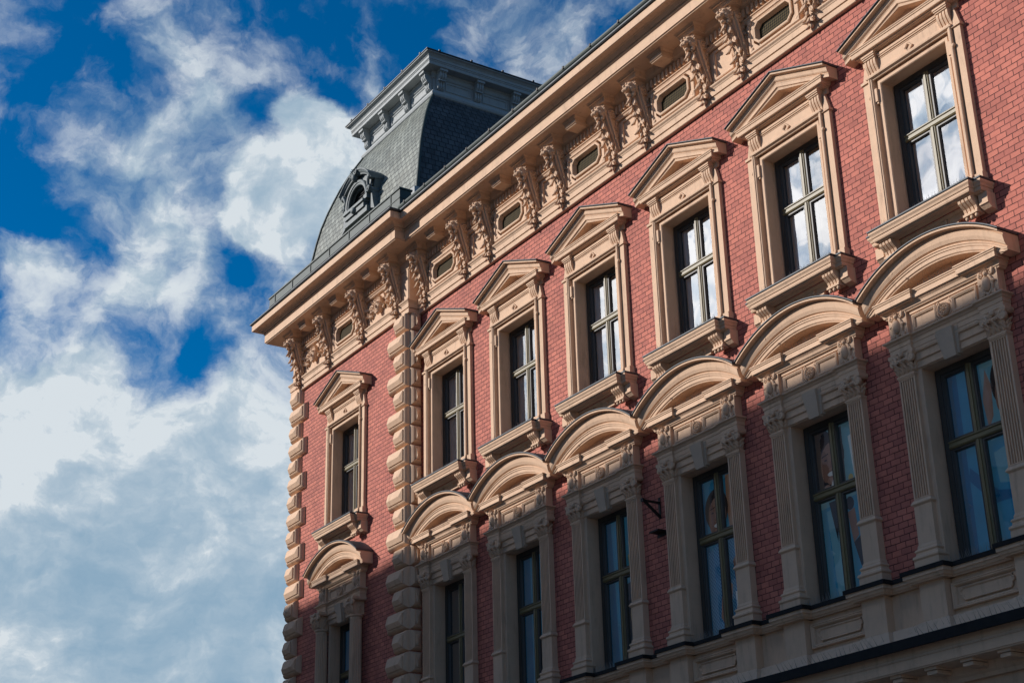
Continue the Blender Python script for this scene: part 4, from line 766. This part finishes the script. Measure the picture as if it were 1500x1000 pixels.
for i, (x, y) in enumerate(WINS):
    m_ = spikes(spikes(MB(), -1.1, 1.1, -.40, .04), -.9, .9, -.30, .05); o = obj('spike_strip', m_.mesh('spike_strip', 'spike'), None, (x, y, 0))
    tag(o, 'thin steel bird spikes on the sill of ' + where(i, 'upper'), 'bird spikes', 'bird spikes on the upper sills')
    m_ = spikes(MB(), -.72, .72, -.17, 3.735, .12); o = obj('spike_strip', m_.mesh('spike_strip', 'spike'), None, (x, y, 0))
    tag(o, 'bird spikes in the triangular pediment of ' + where(i, 'upper'), 'bird spikes', 'bird spikes in the triangular pediments')
    m_ = spikes(MB(), -.95, .95, -.19, -1.27, .15, .03); o = obj('spike_strip', m_.mesh('spike_strip', 'spike'), None, (x, y, 0))
    tag(o, 'bird spikes in the arched pediment of ' + where(i, 'lower'), 'bird spikes', 'bird spikes in the arched pediments')
    m_ = spikes(MB(), -.68, .68, -.12, -5.87, .16, .03); o = obj('spike_strip', m_.mesh('spike_strip', 'spike'), None, (x, y, 0))
    tag(o, 'thin bird spikes at the foot of ' + where(i, 'lower'), 'bird spikes', 'bird spikes at the feet of the lower windows')
    m_ = MB()
    for q in range(26): spikes(m_, -1.25 + q*.1, -1.25 + q*.1 + .01, -.40 if .69 < abs(-1.25+q*.1) < 1.22 else -.32, -6.945, .24, 1, (-.1, -.5, 1))
    o = obj('spike_strip', m_.mesh('spike_strip', 'iron'), None, (x, y, 0))
    tag(o, 'bird spikes on the sloping plinth under ' + where(i, 'lower'), 'bird spikes', 'bird spikes on the plinth')
# net curtains behind the upper windows
def curtain(x0, x1, z0, z1, amp, ph):
    c = MB(); n = 40; vs = []
    for j in (0, 1):
        for q in range(n+1): t = q/n; vs.append((x0+(x1-x0)*t, .372 + amp*sin(t*26+ph) + amp*.5*sin(t*61+ph*2), (z0, z1)[j]))
    c.smooth = True; c.add(vs, [(q, q+1, n+2+q, n+1+q) for q in range(n)]); return c
for i, (x, y) in enumerate(WINS):
    a, b = ((-.80, .80), (-.80, .80), (-.80, .80), (-.80, .80), (-.80, .80), (-.80, .80), (-.80, .80), (-.80, .80))[i]
    c = curtain(a, b, .0, 2.99, .018, i*1.7)
    if i in (3, 5):                                     # drawn a little open, the gap falling elsewhere each time
        q = (-.25, .40, .30)[i//2]; c = curtain(-.80, q-.16, .0, 2.99, .018, i*1.7); c2 = curtain(q+.12, .80, .0, 2.99, .02, i*2.9); c.smooth = True; c.add(c2.v, c2.f)
    o = obj('net_curtain', c.mesh('net_curtain', 'curtain'), None, (x, y, 0))
    tag(o, 'pale net curtain hanging behind ' + where(i, 'upper'), 'curtain', 'net curtains behind the upper windows')
pk = MB(); pk.box(.10, .52, .342, .344, .35, 1.35); o = obj('paper_sheet', pk.mesh('paper_sheet', 'pink'), None, (BAYS[3], 0, 0))
tag(o, 'pink paper sheet behind the lower pane of the fourth upper window from the tower', 'paper')
# iron bracket and small plate on the brick between two lower windows
ib = MB(); X = 9.93
ib.box(X-.03, X+.03, -.02, -.0, -3.22, -2.80); ib.box(X-.025, X+.025, -.42, -.0, -2.925, -2.89)
ib.extrude([(-.40, -2.93), (-.34, -2.93), (-.02, -3.16), (-.02, -3.22)], X-.025, X+.025, SIDE); ib.box(X-.035, X+.035, -.45, -.41, -2.94, -2.87)
tag(obj('wall_bracket', ib.mesh('wall_bracket', 'iron')), 'dark iron triangular bracket fixed to the red brick beside a pilaster', 'bracket')
ip = MB(); ip.box(X-.12, X+.16, -.22, -.0, -3.53, -3.50); ip.box(X-.12, X+.16, -.015, -.0, -3.60, -3.53)
tag(obj('wall_shelf', ip.mesh('wall_shelf', 'iron')), 'small dark iron shelf plate on the brick below the triangular bracket', 'shelf')
# printed posters standing behind the lower panes: flat sheets with flat printed shapes
def add_glow(m, k=.11):
    # prints also emit their colour weakly: glow added to brighten the lower windows
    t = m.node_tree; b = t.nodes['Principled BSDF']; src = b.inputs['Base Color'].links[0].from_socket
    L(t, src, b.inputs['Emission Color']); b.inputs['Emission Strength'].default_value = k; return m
def pmat(n, c): return add_glow(mat(n, c, .6, var=.12, vscale=2.0))
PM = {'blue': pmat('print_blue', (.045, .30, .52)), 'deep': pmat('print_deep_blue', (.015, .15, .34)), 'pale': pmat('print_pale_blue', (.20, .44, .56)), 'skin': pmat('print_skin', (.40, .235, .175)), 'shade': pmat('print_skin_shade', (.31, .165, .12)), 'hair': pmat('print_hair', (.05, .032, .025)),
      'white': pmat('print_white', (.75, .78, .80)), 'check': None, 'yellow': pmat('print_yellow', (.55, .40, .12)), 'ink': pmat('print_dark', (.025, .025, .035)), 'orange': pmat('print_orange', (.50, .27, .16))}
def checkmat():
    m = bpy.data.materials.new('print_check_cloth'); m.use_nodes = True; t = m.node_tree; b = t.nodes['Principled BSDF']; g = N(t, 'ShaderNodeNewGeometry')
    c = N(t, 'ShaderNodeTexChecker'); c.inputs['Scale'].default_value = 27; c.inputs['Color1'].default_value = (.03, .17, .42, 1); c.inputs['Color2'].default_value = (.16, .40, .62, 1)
    L(t, g.outputs['Position'], c.inputs['Vector']); L(t, c.outputs[0], b.inputs['Base Color']); b.inputs['Roughness'].default_value = .6; return add_glow(m)
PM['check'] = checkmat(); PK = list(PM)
def ell(cx, cz, rx, rz, n=22, a0=0, a1=2*pi): return [(cx + rx*cos(a0+(a1-a0)*k/n), cz + rz*sin(a0+(a1-a0)*k/n)) for k in range(n)]
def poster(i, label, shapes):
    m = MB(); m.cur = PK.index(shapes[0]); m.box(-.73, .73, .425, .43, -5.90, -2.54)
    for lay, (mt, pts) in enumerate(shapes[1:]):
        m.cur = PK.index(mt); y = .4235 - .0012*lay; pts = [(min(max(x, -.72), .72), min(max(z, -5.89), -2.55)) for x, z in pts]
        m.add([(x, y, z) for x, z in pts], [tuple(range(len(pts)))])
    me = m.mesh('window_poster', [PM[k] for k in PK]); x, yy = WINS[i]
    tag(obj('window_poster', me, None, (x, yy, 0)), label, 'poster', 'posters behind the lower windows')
def face(cx, cz, s, tilt=0):
    f = [('hair', ell(cx, cz+.10*s, .36*s, .44*s)), ('skin', ell(cx+.02*s, cz-.04*s, .27*s, .40*s)), ('shade', ell(cx-.16*s, cz-.06*s, .10*s, .30*s)), ('hair', [(cx-.22*s, cz+.14*s), (cx-.04*s, cz+.17*s), (cx-.04*s, cz+.148*s), (cx-.22*s, cz+.118*s)]), ('hair', [(cx+.07*s, cz+.17*s), (cx+.24*s, cz+.14*s), (cx+.24*s, cz+.118*s), (cx+.07*s, cz+.148*s)]),
         ('ink', ell(cx-.12*s, cz+.05*s, .04*s, .016*s, 10)), ('ink', ell(cx+.15*s, cz+.05*s, .04*s, .016*s, 10)), ('shade', [(cx-.0*s, cz+.02*s), (cx+.05*s, cz-.12*s), (cx-.05*s, cz-.12*s)]), ('shade', ell(cx+.02*s, cz-.235*s, .15*s, .075*s, 14)), ('white', ell(cx+.02*s, cz-.23*s, .12*s, .045*s, 14))]
    return f
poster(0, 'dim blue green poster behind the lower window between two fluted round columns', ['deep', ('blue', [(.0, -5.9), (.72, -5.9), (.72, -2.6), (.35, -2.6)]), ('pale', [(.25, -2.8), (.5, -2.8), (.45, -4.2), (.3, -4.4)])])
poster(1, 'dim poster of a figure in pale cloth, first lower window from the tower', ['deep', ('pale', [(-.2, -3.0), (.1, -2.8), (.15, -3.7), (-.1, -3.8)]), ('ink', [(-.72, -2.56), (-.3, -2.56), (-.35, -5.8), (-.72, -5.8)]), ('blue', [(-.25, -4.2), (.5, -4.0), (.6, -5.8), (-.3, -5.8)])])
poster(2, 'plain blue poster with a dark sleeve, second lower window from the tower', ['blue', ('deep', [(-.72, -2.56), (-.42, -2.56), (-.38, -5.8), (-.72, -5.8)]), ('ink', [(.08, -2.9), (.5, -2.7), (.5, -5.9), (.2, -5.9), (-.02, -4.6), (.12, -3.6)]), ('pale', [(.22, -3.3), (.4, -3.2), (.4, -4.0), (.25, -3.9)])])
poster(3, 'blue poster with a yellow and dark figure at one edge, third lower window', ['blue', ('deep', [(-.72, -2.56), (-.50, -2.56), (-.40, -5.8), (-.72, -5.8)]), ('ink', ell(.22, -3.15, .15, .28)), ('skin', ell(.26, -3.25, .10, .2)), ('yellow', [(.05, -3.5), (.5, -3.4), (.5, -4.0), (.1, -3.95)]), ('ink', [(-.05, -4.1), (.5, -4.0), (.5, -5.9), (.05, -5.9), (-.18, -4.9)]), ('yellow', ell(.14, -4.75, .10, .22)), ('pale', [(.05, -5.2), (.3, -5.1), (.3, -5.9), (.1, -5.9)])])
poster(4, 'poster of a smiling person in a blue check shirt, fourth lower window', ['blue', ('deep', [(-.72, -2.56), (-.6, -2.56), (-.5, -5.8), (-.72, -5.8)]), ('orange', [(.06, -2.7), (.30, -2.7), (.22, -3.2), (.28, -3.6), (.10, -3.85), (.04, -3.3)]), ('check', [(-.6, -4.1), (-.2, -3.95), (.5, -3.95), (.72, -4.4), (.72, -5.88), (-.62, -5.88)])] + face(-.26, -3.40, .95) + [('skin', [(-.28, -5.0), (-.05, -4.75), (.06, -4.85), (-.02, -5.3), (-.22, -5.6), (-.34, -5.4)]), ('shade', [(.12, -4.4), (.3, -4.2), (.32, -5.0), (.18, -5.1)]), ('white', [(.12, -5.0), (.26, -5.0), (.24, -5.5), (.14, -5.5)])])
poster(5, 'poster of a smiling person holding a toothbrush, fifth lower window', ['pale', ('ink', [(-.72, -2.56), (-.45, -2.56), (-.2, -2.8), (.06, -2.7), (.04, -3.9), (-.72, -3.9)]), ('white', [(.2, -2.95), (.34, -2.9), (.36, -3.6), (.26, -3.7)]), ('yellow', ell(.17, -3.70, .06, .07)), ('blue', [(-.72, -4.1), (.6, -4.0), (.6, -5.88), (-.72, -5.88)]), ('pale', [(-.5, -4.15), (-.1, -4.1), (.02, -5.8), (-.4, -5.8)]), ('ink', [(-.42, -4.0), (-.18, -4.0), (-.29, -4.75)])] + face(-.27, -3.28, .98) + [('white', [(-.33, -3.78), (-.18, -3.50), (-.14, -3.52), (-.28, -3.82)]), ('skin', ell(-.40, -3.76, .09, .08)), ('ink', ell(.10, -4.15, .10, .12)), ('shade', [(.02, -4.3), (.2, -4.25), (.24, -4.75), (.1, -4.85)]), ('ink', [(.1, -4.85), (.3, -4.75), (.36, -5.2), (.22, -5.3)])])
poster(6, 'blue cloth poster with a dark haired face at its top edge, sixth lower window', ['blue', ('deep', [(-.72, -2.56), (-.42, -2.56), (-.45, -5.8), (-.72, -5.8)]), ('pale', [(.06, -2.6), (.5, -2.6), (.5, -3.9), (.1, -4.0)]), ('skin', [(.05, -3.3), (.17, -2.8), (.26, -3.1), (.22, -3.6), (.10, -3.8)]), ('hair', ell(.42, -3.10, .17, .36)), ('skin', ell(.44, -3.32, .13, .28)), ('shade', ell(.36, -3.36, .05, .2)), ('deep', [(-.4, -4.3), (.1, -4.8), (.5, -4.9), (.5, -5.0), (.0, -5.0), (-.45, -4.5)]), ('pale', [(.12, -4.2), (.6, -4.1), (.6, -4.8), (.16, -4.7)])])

# ------------------------------------------------------------------ street and the building across it, whose roof shades the lower storey
def ground(name, x0, x1, y0, y1, z, m, th=.3):
    g = MB(); g.box(x0, x1, y0, y1, z-th, z); o = obj(name, g.mesh(name, m)); o['kind'] = 'structure'; return o
ground('ground', -400, 400, -400, 400, GROUND-.15, 'asphalt')
ground('road', -200, 200, -20.5, -3.5, GROUND-.126, 'setts', .02)
ground('pavement', -200, 200, -3.5, 0.4, GROUND-.01, 'paving', .12)
ground('far_pavement', -200, 200, -25, -20.5, GROUND-.01, 'paving', .12)
YO = -24.0; HO = -2.02 + (.430/.690)*24.0
op = bpy.data.objects.new('opposite_building', None); col.objects.link(op)
tag(op, 'tall plain grey rendered building standing across the street, beyond the picture', 'building')
w = MB(); cuts = []
for k in range(13):
    x = -33 + k*3.1
    for j in range(6): cuts.append((x, x+1.3, GROUND + 4.6 + j*4.0, GROUND + 7.0 + j*4.0))
wall(w, -36, 9, YO-.5, YO, GROUND-.2, HO-.35, cuts); w.box(-36, 9, YO-9, YO-8.6, GROUND-.2, HO-.35); w.box(-36, -35.6, YO-8.6, YO-.5, GROUND-.2, HO-.35); w.box(8.6, 9, YO-8.6, YO-.5, GROUND-.2, HO-.35)
obj('wall', w.mesh('wall', 'render'), op)
w = MB(); w.box(-36.3, 9.3, YO-9.3, YO+.35, HO-.35, HO); obj('roof', w.mesh('roof', 'lead'), op)
wp = MB(); wp.box(0, 1.3, -.35, -.30, 0, 2.4); wp.box(.62, .68, -.30, -.26, 0, 2.4); wp.box(0, 1.3, -.30, -.26, 1.6, 1.67); wpm = wp.mesh('window', 'dark')
for k, c in enumerate(cuts):
    if k % 6 in (2, 3, 4) and -20 < c[0] < 34: obj('window', wpm, op, (c[0], YO, c[2]))
